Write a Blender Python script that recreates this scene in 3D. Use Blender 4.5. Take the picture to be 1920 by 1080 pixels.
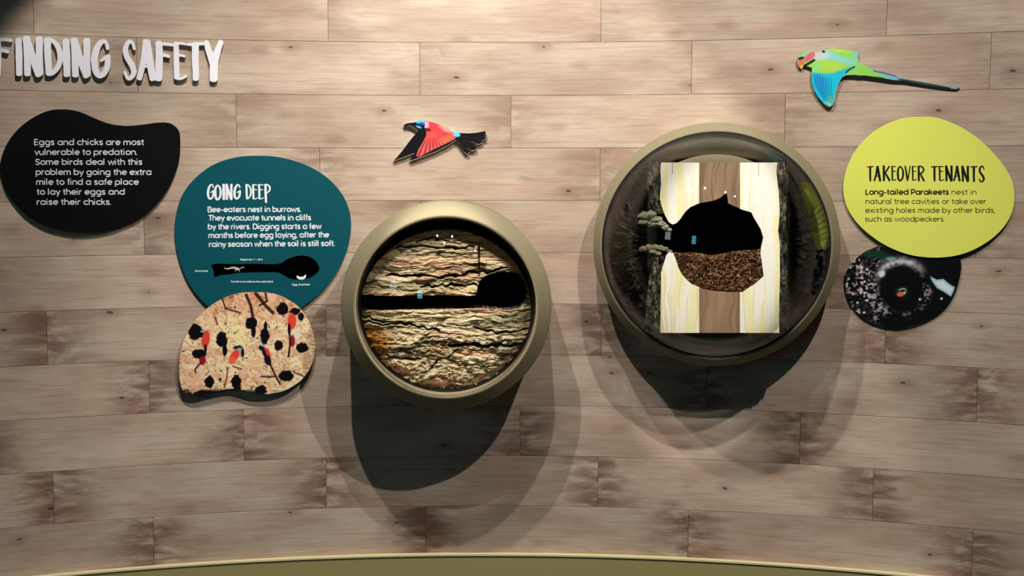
import bpy, bmesh, math, random
import numpy as np
from mathutils import Vector, Matrix

random.seed(7)
C = bpy.context.scene.collection
for o in list(bpy.data.objects):
    bpy.data.objects.remove(o)

# ------------------------------------------------------------------ camera, world, lights, exposure
F = 2285.0                       # focal length in pixels of a 1920 wide frame
PITCH = math.radians(5.25)
CAM = Vector((0.0, 0.0, 1.6))
cam_d = bpy.data.cameras.new('camera')
cam_d.sensor_width = 36.0
cam_d.lens = 36.0 * F / 1920.0
cam = bpy.data.objects.new('camera', cam_d)
C.objects.link(cam)
cam.location = CAM
cam.rotation_euler = (math.radians(90) - PITCH, 0, 0)
cam_d.clip_start = 0.02
bpy.context.scene.camera = cam

world = bpy.data.worlds.new('world')
bpy.context.scene.world = world
world.use_nodes = True
world.node_tree.nodes['Background'].inputs[0].default_value = (1.0, 0.85, 0.7, 1)
world.node_tree.nodes['Background'].inputs[1].default_value = 0.008
vs = bpy.context.scene.view_settings
vs.view_transform = 'Standard'
vs.look = 'None'
vs.gamma = 1.0
vs.use_curve_mapping = False
vs.exposure = 0.0

# (x, y, z), aim (x, y, z), watts, cone degrees, blend, warm colour, radius
SPOTS = [
    ((0.00, 2.42, 3.50), (0.14, 4.0, 0.75), 140, 72, 0.6, (1.0, 0.935, 0.895), 0.018),
    ((-0.52, 2.46, 3.50), (-0.47, 4.0, 0.85), 172, 62.5, 0.16, (1.0, 0.935, 0.895), 0.018),
    ((1.13, 1.75, 3.55), (0.64, 4.0, 0.80), 215, 72, 0.6, (1.0, 0.935, 0.895), 0.018),
    ((-0.36, 3.16, 3.30), (-0.31, 4.0, 2.20), 46, 30, 1.0, (0.80, 1.0, 0.97), 0.03),
    ((-0.28, 2.00, 3.55), (-0.203, 3.78, 1.19), 520, 9, 0.6, (1.0, 0.95, 0.88), 0.018),
    ((0.72, 2.00, 3.55), (0.635, 3.72, 1.37), 480, 10, 0.5, (1.0, 0.96, 0.90), 0.018),
]

# ------------------------------------------------------------------ geometry of the curved wall
R = 4.36
CX = -0.09
CY = 4.0 - math.sqrt(R * R - CX * CX)


def ray(px, py):
    a = (px - 960.0) / F
    b = -(py - 540.0) / F
    return Vector((a, math.cos(PITCH) + b * math.sin(PITCH), -math.sin(PITCH) + b * math.cos(PITCH)))


def wall_hit(px, py, off=0.0):
    d = ray(px, py)
    r = R - off
    ox, oy = CAM.x - CX, CAM.y - CY
    A = d.x * d.x + d.y * d.y
    B = 2 * (ox * d.x + oy * d.y)
    Q = ox * ox + oy * oy - r * r
    t = (-B + math.sqrt(B * B - 4 * A * Q)) / (2 * A)
    return CAM + d * t


class Frame:
    """tangent frame on the wall: local x right, y up, z out of the wall"""
    def __init__(s, px, py, off=0.0):
        q = wall_hit(px, py, off)
        n = Vector((CX - q.x, CY - q.y, 0)).normalized()
        s.n = n
        s.u = Vector((-n.y, n.x, 0))
        s.v = Vector((0, 0, 1))
        s.o = q - n * off
        s.M = Matrix(((s.u.x, s.v.x, n.x, s.o.x), (s.u.y, s.v.y, n.y, s.o.y), (s.u.z, s.v.z, n.z, s.o.z), (0, 0, 0, 1)))

    def loc(s, px, py, h):
        d = ray(px, py)
        t = (s.o + s.n * h - CAM).dot(s.n) / d.dot(s.n)
        q = CAM + d * t - s.o
        return q.dot(s.u), q.dot(s.v)

    def locs(s, P, h):
        P = np.asarray(P, float)
        a = (P[:, 0] - 960) / F
        b = -(P[:, 1] - 540) / F
        d = np.stack([a, math.cos(PITCH) + b * math.sin(PITCH), -math.sin(PITCH) + b * math.cos(PITCH)], 1)
        n = np.array(s.n); c = np.array(CAM); o = np.array(s.o)
        t = ((o + n * h - c) @ n) / (d @ n)
        q = c + d * t[:, None] - o
        return np.stack([q @ np.array(s.u), q @ np.array(s.v)], 1)


def sag(x):
    return x * x / (2 * R)


# ------------------------------------------------------------------ numpy noise
def _h(ix, iy, seed):
    n = (ix.astype(np.int64) * 374761393 + iy.astype(np.int64) * 668265263 + seed * 1442695041) & 0xffffffff
    n = ((n ^ (n >> 13)) * 1274126177) & 0xffffffff
    n = n ^ (n >> 16)
    return (n & 0xffff) / 65535.0


def vnoise(x, y, seed=0):
    ix, iy = np.floor(x), np.floor(y)
    fx, fy = x - ix, y - iy
    fx = fx * fx * (3 - 2 * fx); fy = fy * fy * (3 - 2 * fy)
    a, b = _h(ix, iy, seed), _h(ix + 1, iy, seed)
    c, d = _h(ix, iy + 1, seed), _h(ix + 1, iy + 1, seed)
    return (a * (1 - fx) + b * fx) * (1 - fy) + (c * (1 - fx) + d * fx) * fy


def fbm(x, y, seed=0, octv=4, gain=0.5):
    s = 0; a = 1.0; t = 0
    for k in range(octv):
        s = s + a * vnoise(x * 2 ** k, y * 2 ** k, seed + k * 17)
        t += a; a *= gain
    return s / t


def sstep(a, b, x):
    t = np.clip((x - a) / (b - a), 0, 1)
    return t * t * (3 - 2 * t)


def s2l(c):
    c = np.clip(np.asarray(c, float), 0, 1)
    return np.where(c <= 0.04045, c / 12.92, ((c + 0.055) / 1.055) ** 2.4)


def mix(c, col, m):
    col = np.asarray(col, float) / 255.0
    return c * (1 - m[:, None]) + col * m[:, None]


def pip(P, poly):
    x, y = P[:, 0], P[:, 1]
    ins = np.zeros(len(P), bool)
    n = len(poly)
    for i in range(n):
        x1, y1 = poly[i]; x2, y2 = poly[(i + 1) % n]
        if y1 == y2:
            continue
        c = (y1 > y) != (y2 > y)
        ins ^= c & (x < (x2 - x1) * (y - y1) / (y2 - y1) + x1)
    return ins


def nearest(P, poly):
    best = np.full(len(P), 1e18); out = P.copy()
    n = len(poly)
    for i in range(n):
        a = np.array(poly[i], float); b = np.array(poly[(i + 1) % n], float)
        ab = b - a; L = ab @ ab
        if L < 1e-12:
            continue
        t = np.clip(((P - a) @ ab) / L, 0, 1)
        q = a + t[:, None] * ab
        d = ((P - q) ** 2).sum(1)
        m = d < best
        best[m] = d[m]; out[m] = q[m]
    return out, np.sqrt(best)


def pdist(P, poly):
    """signed distance, positive inside"""
    _, d = nearest(P, poly)
    return np.where(pip(P, poly), d, -d)


def smooth(pts, n=6, closed=True):
    pts = [np.array(p, float) for p in pts]
    N = len(pts); out = []
    for i in range(N if closed else N - 1):
        if closed:
            p0, p1, p2, p3 = pts[i - 1], pts[i], pts[(i + 1) % N], pts[(i + 2) % N]
        else:
            p0, p1, p2, p3 = pts[max(i - 1, 0)], pts[i], pts[i + 1], pts[min(i + 2, N - 1)]
        for k in range(n):
            t = k / n
            out.append(0.5 * ((2 * p1) + (p2 - p0) * t + (2 * p0 - 5 * p1 + 4 * p2 - p3) * t * t + (3 * p1 - p0 - 3 * p2 + p3) * t ** 3))
    if not closed:
        out.append(pts[-1])
    return [tuple(p) for p in out]


# ------------------------------------------------------------------ object helpers
def link(name, me, mat=None, parent=None, M=None):
    o = bpy.data.objects.new(name, me)
    C.objects.link(o)
    if mat is not None and me is not None:
        me.materials.append(mat)
    if parent is not None:
        o.parent = parent
    if M is not None:
        o.matrix_world = M if parent is None else o.matrix_world
    return o


def mesh(name, verts, faces, mat=None, parent=None, M=None, smooth_=False, col=None):
    me = bpy.data.meshes.new(name)
    me.from_pydata([tuple(map(float, v)) for v in verts], [], [tuple(map(int, f)) for f in faces])
    if col is not None:
        at = me.color_attributes.new('print', 'FLOAT_COLOR', 'POINT')
        c4 = np.ones((len(verts), 4), np.float32)
        c4[:, :3] = s2l(col)
        at.data.foreach_set('color', c4.ravel())
    if smooth_:
        me.polygons.foreach_set('use_smooth', [True] * len(me.polygons))
    me.update()
    return link(name, me, mat, parent, M)


def from_bm(name, bm, mat, parent=None, M=None, sm=False):
    bmesh.ops.recalc_face_normals(bm, faces=bm.faces)
    me = bpy.data.meshes.new(name)
    bm.to_mesh(me); bm.free()
    if sm:
        me.polygons.foreach_set('use_smooth', [True] * len(me.polygons))
    return link(name, me, mat, parent, M)


def tag(o, label=None, cat=None, group=None, kind=None):
    if label: o['label'] = label
    if cat: o['category'] = cat
    if group: o['group'] = group
    if kind: o['kind'] = kind
    return o


def empty(name, M, label, cat, group=None):
    o = bpy.data.objects.new(name, None)
    o.empty_display_size = 0.05
    C.objects.link(o)
    o.matrix_world = M
    return tag(o, label, cat, group)


def prism(name, poly, z0, z1, mat, parent=None, M=None, bev=0.0):
    """closed outline (local x,y) extruded from z0 to z1, with a small chamfer at the front"""
    n = len(poly)
    A = np.array(poly, float)
    area = 0.5 * np.sum(A[:, 0] * np.roll(A[:, 1], -1) - np.roll(A[:, 0], -1) * A[:, 1])
    if area < 0:
        A = A[::-1]
    v = [(p[0], p[1], z0) for p in A] + [(p[0], p[1], z1 - bev) for p in A]
    f = [tuple(range(n - 1, -1, -1))]
    f += [(i, (i + 1) % n, n + (i + 1) % n, n + i) for i in range(n)]
    if bev > 0:
        t = np.roll(A, -1, 0) - np.roll(A, 1, 0)
        t /= np.maximum(np.linalg.norm(t, axis=1, keepdims=True), 1e-9)
        inn = A + np.stack([-t[:, 1], t[:, 0]], 1) * bev
        v += [(p[0], p[1], z1) for p in inn]
        f += [(n + i, n + (i + 1) % n, 2 * n + (i + 1) % n, 2 * n + i) for i in range(n)]
        f.append(tuple(range(2 * n, 3 * n)))
    else:
        f.append(tuple(range(n, 2 * n)))
    return mesh(name, v, f, mat, parent, M)


def grid_cells(poly, step, holes=()):
    """pixel-space grid filling a polygon, rim snapped to the outline"""
    A = np.array(poly, float)
    x0, y0 = A.min(0) - step; x1, y1 = A.max(0) + step
    xs = np.arange(x0, x1 + step, step); ys = np.arange(y0, y1 + step, step)
    X, Y = np.meshgrid(xs, ys)
    P = np.stack([X.ravel(), Y.ravel()], 1)
    ins = pip(P, poly)
    for h in holes:
        ins &= ~pip(P, h)
    nx, ny = len(xs), len(ys)
    I = np.arange(nx * ny).reshape(ny, nx)
    q = np.stack([I[:-1, :-1], I[:-1, 1:], I[1:, 1:], I[1:, :-1]], -1).reshape(-1, 4)
    cnt = ins[q].sum(1)
    q = q[cnt >= 1]
    used = np.unique(q)
    rim = used[~ins[used]]
    if len(rim):
        snapP, d = nearest(P[rim], poly)
        for h in holes:
            s2, d2 = nearest(P[rim], h)
            m = d2 < d
            snapP[m] = s2[m]; d = np.minimum(d, d2)
        P[rim] = snapP
    remap = -np.ones(nx * ny, int); remap[used] = np.arange(len(used))
    return P[used], remap[q][:, ::-1]      # counter-clockwise once y is flipped


def grid_slab(name, fr, poly, step, h, paint, mat, parent, holes=(), relief=None, back=None, sm=False, toloc=None):
    P, q = grid_cells(poly, step, holes)
    L = fr.locs(P, h)
    z = np.full(len(P), h)
    if relief is not None:
        z = z + relief(P)
    V = np.column_stack([L, z])
    col = paint(P)
    faces = [tuple(a) for a in q]
    if back is not None:
        e = np.concatenate([q[:, [0, 1]], q[:, [1, 2]], q[:, [2, 3]], q[:, [3, 0]]])
        key = np.sort(e, 1); k1 = key[:, 0].astype(np.int64) * 10 ** 7 + key[:, 1]
        u, idx, c = np.unique(k1, return_index=True, return_counts=True)
        be = e[idx[c == 1]]
        rim = np.unique(be)
        mp = {int(r): len(V) + i for i, r in enumerate(rim)}
        VB = V[rim].copy(); VB[:, 2] = back
        V = np.vstack([V, VB]); col = np.vstack([col, col[rim] * 0.8])
        faces += [(int(b), int(a), mp[int(a)], mp[int(b)]) for a, b in be]
    return mesh(name, V, faces, mat, parent, None, sm, col)


def lathe(name, prof, mat, parent, cx=0.0, cy=0.0, seg=144, sagged=False, closed=False):
    v = []; f = []
    m = len(prof)
    for i in range(seg):
        a = 2 * math.pi * i / seg
        for k, (r, z) in enumerate(prof):
            x, y = r * math.cos(a), r * math.sin(a)
            zz = z
            if sagged and k == 0:
                zz = sag(x) + 0.0015
            v.append((cx + x, cy + y, zz))
    for i in range(seg):
        j = (i + 1) % seg
        for k in range(m - 1 if not closed else m):
            k2 = (k + 1) % m
            f.append((i * m + k, j * m + k, j * m + k2, i * m + k2))
    o = mesh(name, v, f, mat, parent)
    me = o.data
    bm = bmesh.new(); bm.from_mesh(me)
    bmesh.ops.remove_doubles(bm, verts=bm.verts, dist=1e-6)
    bmesh.ops.recalc_face_normals(bm, faces=bm.faces)
    for e in bm.edges:
        if len(e.link_faces) == 2 and e.calc_face_angle(0) > 0.2:
            e.smooth = False
    for fc in bm.faces: fc.smooth = True
    bm.to_mesh(me); bm.free()
    return o


def boxm(name, cx, cy, cz, sx, sy, sz, mat, parent=None, M=None, bev=0.0):
    bm = bmesh.new()
    bmesh.ops.create_cube(bm, size=1.0)
    bmesh.ops.scale(bm, vec=(sx, sy, sz), verts=bm.verts)
    if bev:
        bmesh.ops.bevel(bm, geom=list(bm.edges), offset=bev, segments=2, affect='EDGES')
    bmesh.ops.translate(bm, vec=(cx, cy, cz), verts=bm.verts)
    return from_bm(name, bm, mat, parent, M)


# ------------------------------------------------------------------ materials
def new_mat(name):
    m = bpy.data.materials.new(name); m.use_nodes = True
    return m, m.node_tree, m.node_tree.nodes['Principled BSDF']


def plain(name, col, rough=0.5, metal=0.0, spec=0.5, nscale=0, namt=0.0, bump=0.0):
    m, nt, b = new_mat(name)
    b.inputs['Base Color'].default_value = (*s2l(np.array(col) / 255.0), 1)
    b.inputs['Roughness'].default_value = rough
    b.inputs['Metallic'].default_value = metal
    b.inputs['Specular IOR Level'].default_value = spec
    if nscale:
        tc = nt.nodes.new('ShaderNodeTexCoord')
        n = nt.nodes.new('ShaderNodeTexNoise'); n.inputs['Scale'].default_value = nscale; n.inputs['Detail'].default_value = 6
        nt.links.new(tc.outputs['Object'], n.inputs['Vector'])
        if namt:
            mx = nt.nodes.new('ShaderNodeMix'); mx.data_type = 'RGBA'
            c = s2l(np.array(col) / 255.0)
            mx.inputs[6].default_value = (*np.clip(c * (1 - namt), 0, 1), 1)
            mx.inputs[7].default_value = (*np.clip(c * (1 + namt), 0, 1), 1)
            nt.links.new(n.outputs['Fac'], mx.inputs[0])
            nt.links.new(mx.outputs[2], b.inputs['Base Color'])
        if bump:
            bp = nt.nodes.new('ShaderNodeBump'); bp.inputs['Strength'].default_value = bump; bp.inputs['Distance'].default_value = 0.002
            nt.links.new(n.outputs['Fac'], bp.inputs['Height'])
            nt.links.new(bp.outputs['Normal'], b.inputs['Normal'])
    return m


def printed(name, rough=0.4, spec=0.3, bump=0.0):
    m, nt, b = new_mat(name)
    a = nt.nodes.new('ShaderNodeAttribute'); a.attribute_name = 'print'
    nt.links.new(a.outputs['Color'], b.inputs['Base Color'])
    b.inputs['Roughness'].default_value = rough
    b.inputs['Specular IOR Level'].default_value = spec
    if bump:
        tc = nt.nodes.new('ShaderNodeTexCoord')
        n = nt.nodes.new('ShaderNodeTexNoise'); n.inputs['Scale'].default_value = 260; n.inputs['Detail'].default_value = 5
        bp = nt.nodes.new('ShaderNodeBump'); bp.inputs['Strength'].default_value = bump; bp.inputs['Distance'].default_value = 0.003
        nt.links.new(tc.outputs['Object'], n.inputs['Vector'])
        nt.links.new(n.outputs['Fac'], bp.inputs['Height'])
        nt.links.new(bp.outputs['Normal'], b.inputs['Normal'])
    return m


def wood_mat():
    m, nt, b = new_mat('weathered_plank_vinyl')
    N, Lk = nt.nodes, nt.links

    def node(t, **kw):
        n = N.new(t)
        for k, v in kw.items(): setattr(n, k, v)
        return n

    def math_(op, a, bb=None, c=None, clamp=False):
        n = node('ShaderNodeMath', operation=op); n.use_clamp = clamp
        for i, x in enumerate((a, bb, c)):
            if x is None: continue
            if isinstance(x, (int, float)): n.inputs[i].default_value = x
            else: Lk.new(x, n.inputs[i])
        return n.outputs[0]

    def mapr(x, a, bb, c=0.0, d=1.0):
        n = node('ShaderNodeMapRange'); n.interpolation_type = 'SMOOTHSTEP'
        Lk.new(x, n.inputs[0])
        for i, v in zip((1, 2, 3, 4), (a, bb, c, d)): n.inputs[i].default_value = v
        return n.outputs[0]

    def mixc(f, a, bb):
        n = node('ShaderNodeMix', data_type='RGBA')
        if isinstance(f, (int, float)): n.inputs[0].default_value = f
        else: Lk.new(f, n.inputs[0])
        for i, x in ((6, a), (7, bb)):
            if isinstance(x, tuple): n.inputs[i].default_value = (*s2l(np.array(x) / 255), 1)
            else: Lk.new(x, n.inputs[i])
        return n.outputs[2]

    uv = node('ShaderNodeUVMap', uv_map='metres').outputs[0]
    en = node('ShaderNodeUVMap', uv_map='ends').outputs[0]
    oi = node('ShaderNodeObjectInfo')
    sep = node('ShaderNodeSeparateXYZ'); Lk.new(uv, sep.inputs[0])
    sepe = node('ShaderNodeSeparateXYZ'); Lk.new(en, sepe.inputs[0])
    offx = math_('MULTIPLY', oi.outputs['Random'], 37.0)

    def noise(sx, sy, seedz, detail=4, rough=0.55, dist=0.0):
        cb = node('ShaderNodeCombineXYZ')
        Lk.new(math_('MULTIPLY', math_('ADD', sep.outputs[0], offx), sx), cb.inputs[0])
        Lk.new(math_('MULTIPLY', sep.outputs[1], sy), cb.inputs[1])
        cb.inputs[2].default_value = seedz
        n = node('ShaderNodeTexNoise'); Lk.new(cb.outputs[0], n.inputs['Vector'])
        n.inputs['Scale'].default_value = 1.0; n.inputs['Detail'].default_value = detail
        n.inputs['Roughness'].default_value = rough; n.inputs['Distortion'].default_value = dist
        return n.outputs['Fac']

    big = noise(3.0, 9.0, 1.0, 3)
    c = mixc(mapr(big, 0.35, 0.65), (184, 162, 140), (204, 186, 164))
    c = mixc(mapr(noise(2.2, 14.0, 5.0, 3), 0.5, 0.75, 0, 0.55), c, (196, 158, 136))    # pinkish drift
    streak = noise(5.0, 130.0, 2.0, 6, 0.65)
    c = mixc(mapr(streak, 0.42, 0.72, 0, 0.40), c, (142, 116, 96))
    fine = noise(22.0, 520.0, 3.0, 4, 0.6)
    c = mixc(mapr(fine, 0.45, 0.8, 0, 0.28), c, (118, 94, 76))
    # worn brown ends and patches
    cloud = noise(7.0, 26.0, 4.0, 6, 0.68, 0.4)
    endm = mapr(sepe.outputs[0], 0.0, 0.20, 1.0, 0.0)
    st = math_('MULTIPLY', endm, mapr(cloud, 0.33, 0.62))
    patch = mapr(noise(2.4, 13.0, 8.0, 6, 0.7, 0.3), 0.56, 0.76, 0, 0.75)
    st2 = math_('MAXIMUM', st, math_('MULTIPLY', patch, mapr(cloud, 0.35, 0.6)))
    # upper planks hardly worn, lower ones more (a property of each plank)
    at = node('ShaderNodeAttribute', attribute_name='wear', attribute_type='OBJECT')
    st2 = math_('MULTIPLY', st2, at.outputs['Fac'])
    c = mixc(math_('MULTIPLY', st2, 0.9), c, (112, 80, 64))
    # knots
    cb = node('ShaderNodeCombineXYZ')
    Lk.new(math_('MULTIPLY', math_('ADD', sep.outputs[0], offx), 6.5), cb.inputs[0])
    Lk.new(math_('MULTIPLY', sep.outputs[1], 14.0), cb.inputs[1])
    Lk.new(math_('MULTIPLY', oi.outputs['Random'], 91.0), cb.inputs[2])
    vo = node('ShaderNodeTexVoronoi'); Lk.new(cb.outputs[0], vo.inputs['Vector']); vo.inputs['Scale'].default_value = 1.0
    wob = math_('ADD', vo.outputs['Distance'], math_('MULTIPLY', noise(60, 90, 6.0, 3), 0.10))
    sepc = node('ShaderNodeSeparateColor'); Lk.new(vo.outputs['Color'], sepc.inputs[0])
    pick = mapr(sepc.outputs[0], 0.50, 0.54)
    c = mixc(math_('MULTIPLY', math_('MULTIPLY', mapr(wob, 0.12, 0.42, 1, 0), pick), 0.35), c, (126, 94, 72))
    c = mixc(math_('MULTIPLY', math_('MULTIPLY', mapr(wob, 0.09, 0.125, 1, 0), pick), 0.8), c, (58, 40, 30))
    # tone of the whole plank
    tn = node('ShaderNodeMapRange'); Lk.new(oi.outputs['Random'], tn.inputs[0]); tn.inputs[3].default_value = 0.90; tn.inputs[4].default_value = 1.06
    hs = node('ShaderNodeHueSaturation'); Lk.new(tn.outputs[0], hs.inputs['Value']); Lk.new(c, hs.inputs['Color'])
    Lk.new(hs.outputs[0], b.inputs['Base Color'])
    b.inputs['Roughness'].default_value = 0.62
    b.inputs['Specular IOR Level'].default_value = 0.25
    bp = node('ShaderNodeBump'); bp.inputs['Strength'].default_value = 0.25; bp.inputs['Distance'].default_value = 0.0006
    Lk.new(math_('ADD', streak, math_('MULTIPLY', fine, 0.5)), bp.inputs['Height'])
    Lk.new(bp.outputs[0], b.inputs['Normal'])
    return m


def acrylic(name, tint, f0=0.04):
    m = bpy.data.materials.new(name); m.use_nodes = True
    nt = m.node_tree
    for n in list(nt.nodes): nt.nodes.remove(n)
    out = nt.nodes.new('ShaderNodeOutputMaterial')
    tr = nt.nodes.new('ShaderNodeBsdfTransparent'); tr.inputs[0].default_value = (*tint, 1)
    gl = nt.nodes.new('ShaderNodeBsdfGlossy'); gl.inputs['Roughness'].default_value = 0.012
    # Schlick reflectance of one clear surface, the same from either side
    geo = nt.nodes.new('ShaderNodeNewGeometry')
    dot = nt.nodes.new('ShaderNodeVectorMath'); dot.operation = 'DOT_PRODUCT'
    nt.links.new(geo.outputs['Normal'], dot.inputs[0]); nt.links.new(geo.outputs['Incoming'], dot.inputs[1])
    prev = dot.outputs['Value']
    for op, val in (('ABSOLUTE', 0), ('SUBTRACT', 1.0), ('POWER', 5.0), ('MULTIPLY_ADD', 1 - f0)):
        mn_ = nt.nodes.new('ShaderNodeMath'); mn_.operation = op; mn_.use_clamp = op != 'ABSOLUTE'
        if op == 'SUBTRACT':
            mn_.inputs[0].default_value = 1.0; nt.links.new(prev, mn_.inputs[1])
        else:
            nt.links.new(prev, mn_.inputs[0]); mn_.inputs[1].default_value = val
            if op == 'MULTIPLY_ADD': mn_.inputs[2].default_value = f0
        prev = mn_.outputs[0]
    mx = nt.nodes.new('ShaderNodeMixShader')
    nt.links.new(prev, mx.inputs[0]); nt.links.new(tr.outputs[0], mx.inputs[1]); nt.links.new(gl.outputs[0], mx.inputs[2])
    nt.links.new(mx.outputs[0], out.inputs[0])
    return m


def emit(name, col, s):
    m, nt, b = new_mat(name)
    b.inputs['Base Color'].default_value = (0.02, 0.02, 0.02, 1)
    b.inputs['Emission Color'].default_value = (*col, 1)
    b.inputs['Emission Strength'].default_value = s
    return m


M_wood = wood_mat()
M_seam = plain('dark_seam_backing', (96, 74, 60), 0.9)
M_olive = plain('olive_powder_coat', (138, 128, 97), 0.7, nscale=60, namt=0.04, bump=0.05)
M_plinth = plain('olive_plinth_paint', (160, 152, 98), 0.5, nscale=3, namt=0.05)
M_lip = plain('pale_beige_rim', (196, 180, 146), 0.5)
M_rimband = plain('grey_olive_refraction', (150, 148, 128), 0.3)  # for the added bands that imitate refraction at the dome rim
M_plinthlit = plain('plinth_lit_top', (225, 214, 165), 0.45)  # paler than the plinth paint: light on its top edge, put into the colour
M_black = plain('matt_black', (9, 9, 10), 0.8, spec=0.1)
M_gasket = plain('black_rubber_gasket', (16, 15, 13), 0.5)
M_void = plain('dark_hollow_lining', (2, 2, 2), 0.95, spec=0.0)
M_white = plain('white_acrylic_letter', (250, 249, 252), 0.4)
M_whiteink = plain('white_ink', (240, 243, 243), 0.5, spec=0.2)
M_blackink = plain('black_ink', (22, 20, 18), 0.5, spec=0.2)
M_darkink = plain('dark_olive_ink', (62, 62, 30), 0.5, spec=0.2)
M_pblack = plain('black_panel_print', (11, 11, 13), 0.5, spec=0.12)
M_pteal = plain('teal_panel_print', (4, 80, 90), 0.45, spec=0.25)
M_pyellow = plain('yellow_panel_print', (234, 240, 104), 0.45, spec=0.25)
M_edge = plain('dark_panel_edge', (30, 26, 24), 0.6)
M_pale_edge = plain('pale_board_edge', (196, 186, 172), 0.6)
M_print = printed('photo_print', 0.35, 0.3)
M_log = printed('cut_wood', 0.55, 0.25, 0.15)
M_rock = printed('sculpted_earth', 0.8, 0.15, 0.5)
M_bark = printed('dark_bark', 0.62, 0.35, 0.6)
M_nest = printed('nest_fibre', 0.85, 0.1)
M_domeA = acrylic('clear_acrylic_low_dome', (0.84, 0.84, 0.83))
M_domeB = acrylic('clear_acrylic_deep_dome', (0.86, 0.86, 0.85), 0.033)
M_steel = plain('brushed_steel', (150, 150, 150), 0.35, metal=1.0)
M_room = plain('charcoal_paint', (34, 33, 33), 0.9)
M_floor = plain('dark_floor', (44, 41, 39), 0.6, nscale=8, namt=0.1)

# ------------------------------------------------------------------ the setting: curved plank wall
ROOM_X, ROOM_Y0, ROOM_Z = 3.3, -4.2, 3.95


def wall_pt(th, z, off=0.0):
    r = R - off
    return (CX + r * math.sin(th), CY + r * math.cos(th), z)


TH0, TH1 = -0.86, 0.90
nseg = 96
v = []; f = []
for i in range(nseg + 1):
    th = TH0 + (TH1 - TH0) * i / nseg
    for off, z in ((0.0035, 0), (0.0035, ROOM_Z), (-0.12, ROOM_Z), (-0.12, 0)):
        v.append(wall_pt(th, z, off))
for i in range(nseg):
    for k in range(4):
        k2 = (k + 1) % 4
        f.append((i * 4 + k, i * 4 + k2, (i + 1) * 4 + k2, (i + 1) * 4 + k))
f.append((0, 3, 2, 1)); f.append(tuple(nseg * 4 + k for k in range(4)))
wall = mesh('wall_back', v, f, M_seam)
tag(wall, kind='structure')

rows_y = [78.5, 180, 279, 376, 472, 569, 665, 762, 855, 950]
zl = [wall_hit(1040, y, 0.006).z for y in rows_y]
fit = np.polyfit(range(10), zl, 1)
PH = -fit[0]                       # plank height
def row_z(i): return fit[1] - PH * i          # i-th seam
joints = {0: [62, 615, 1127, 1663], 1: [257, 787, 1297, 1857], 2: [-80, 443, 958, 1472], 3: [70, 600, 1125, 1645],
          4: [270, 790, 1312, 1830], 5: [-60, 440, 960, 1545], 6: [88, 612, 1128, 1660], 7: [280, 805, 1325, 1832],
          8: [-45, 457, 975, 1500], 9: [100, 612, 1121, 1637], 10: [288, 798, 1290, 1823]}
z_plinth = wall_hit(970, 1038, 0.02).z


def th_of(px, z):
    # angle on the wall whose pixel x is px at height z
    lo, hi = -0.9, 0.9
    for _ in range(40):
        mid = (lo + hi) / 2
        p = Vector(wall_pt(mid, z, 0.006)) - CAM
        dep = p.y * math.cos(PITCH) - p.z * math.sin(PITCH)
        if 960 + F * p.x / dep < px: lo = mid
        else: hi = mid
    return (lo + hi) / 2


def plank(th_a, th_b, za, zb, wear):
    g = 0.00055; bv = 0.0008
    L = R * (th_b - th_a)
    n = max(2, int(L / 0.15))
    v = []; f = []; uv1 = []; uv2 = []
    prof = [(za + g, 0.003), (za + g, 0.0062 - bv * .6), (za + g + bv, 0.0062), (zb - g - bv, 0.0062), (zb - g, 0.0062 - bv * .6), (zb - g, 0.003)]
    ts = [th_a + g / R, th_a + (g + bv) / R] + [th_a + (th_b - th_a) * k / n for k in range(1, n)] + [th_b - (g + bv) / R, th_b - g / R]
    for i, t in enumerate(ts):
        edge = i in (0, len(ts) - 1)
        for (z, off) in prof:
            v.append(wall_pt(t, z, min(off, 0.0062 - bv * .6) if edge else off))
            uv1.append((R * (t - th_a), z - za)); uv2.append((min(R * (t - th_a), R * (th_b - t)), 0))
    m = len(prof)
    for i in range(len(ts) - 1):
        for k in range(m - 1):
            f.append((i * m + k, (i + 1) * m + k, (i + 1) * m + k + 1, i * m + k + 1))
    f.append(tuple(range(m - 1, -1, -1))); f.append(tuple((len(ts) - 1) * m + k for k in range(m)))
    me = bpy.data.meshes.new('plank')
    me.from_pydata(v, [], f)
    for nm, arr in (('metres', uv1), ('ends', uv2)):
        l = me.uv_layers.new(name=nm)
        for lp in me.loops: l.data[lp.index].uv = arr[lp.vertex_index]
    me.update()
    o = link('plank', me, M_wood, wall)
    o['wear'] = wear
    return o


for i in range(-7, 13):
    zt = row_z(i - 1) if i > -99 else 0
    zb_ = row_z(i)
    if i in joints: js = joints[i]
    else: js = [p + (i * 173) % 520 - 40 for p in (0, 522, 1045, 1567)]
    zm = (zt + zb_) / 2
    ths = [th_of(p, zm) for p in js]
    st = 0.92 / R
    while ths[0] > TH0 + st: ths.insert(0, ths[0] - st)
    while ths[-1] < TH1 - st: ths.append(ths[-1] + st)
    if zb_ < z_plinth - 0.02:
        if zt < z_plinth: continue
        zb_ = z_plinth - 0.02
    if zt > ROOM_Z: zt = ROOM_Z
    if zb_ >= ROOM_Z - 0.02: continue
    wear = float(np.clip(0.30 + 0.13 * max(i - 1, 0), 0.3, 1.0))
    ths = [TH0] + ths + [TH1]
    for a, b_ in zip(ths[:-1], ths[1:]):
        if b_ - a > 0.01: plank(a, b_, zb_, zt, wear)


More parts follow.
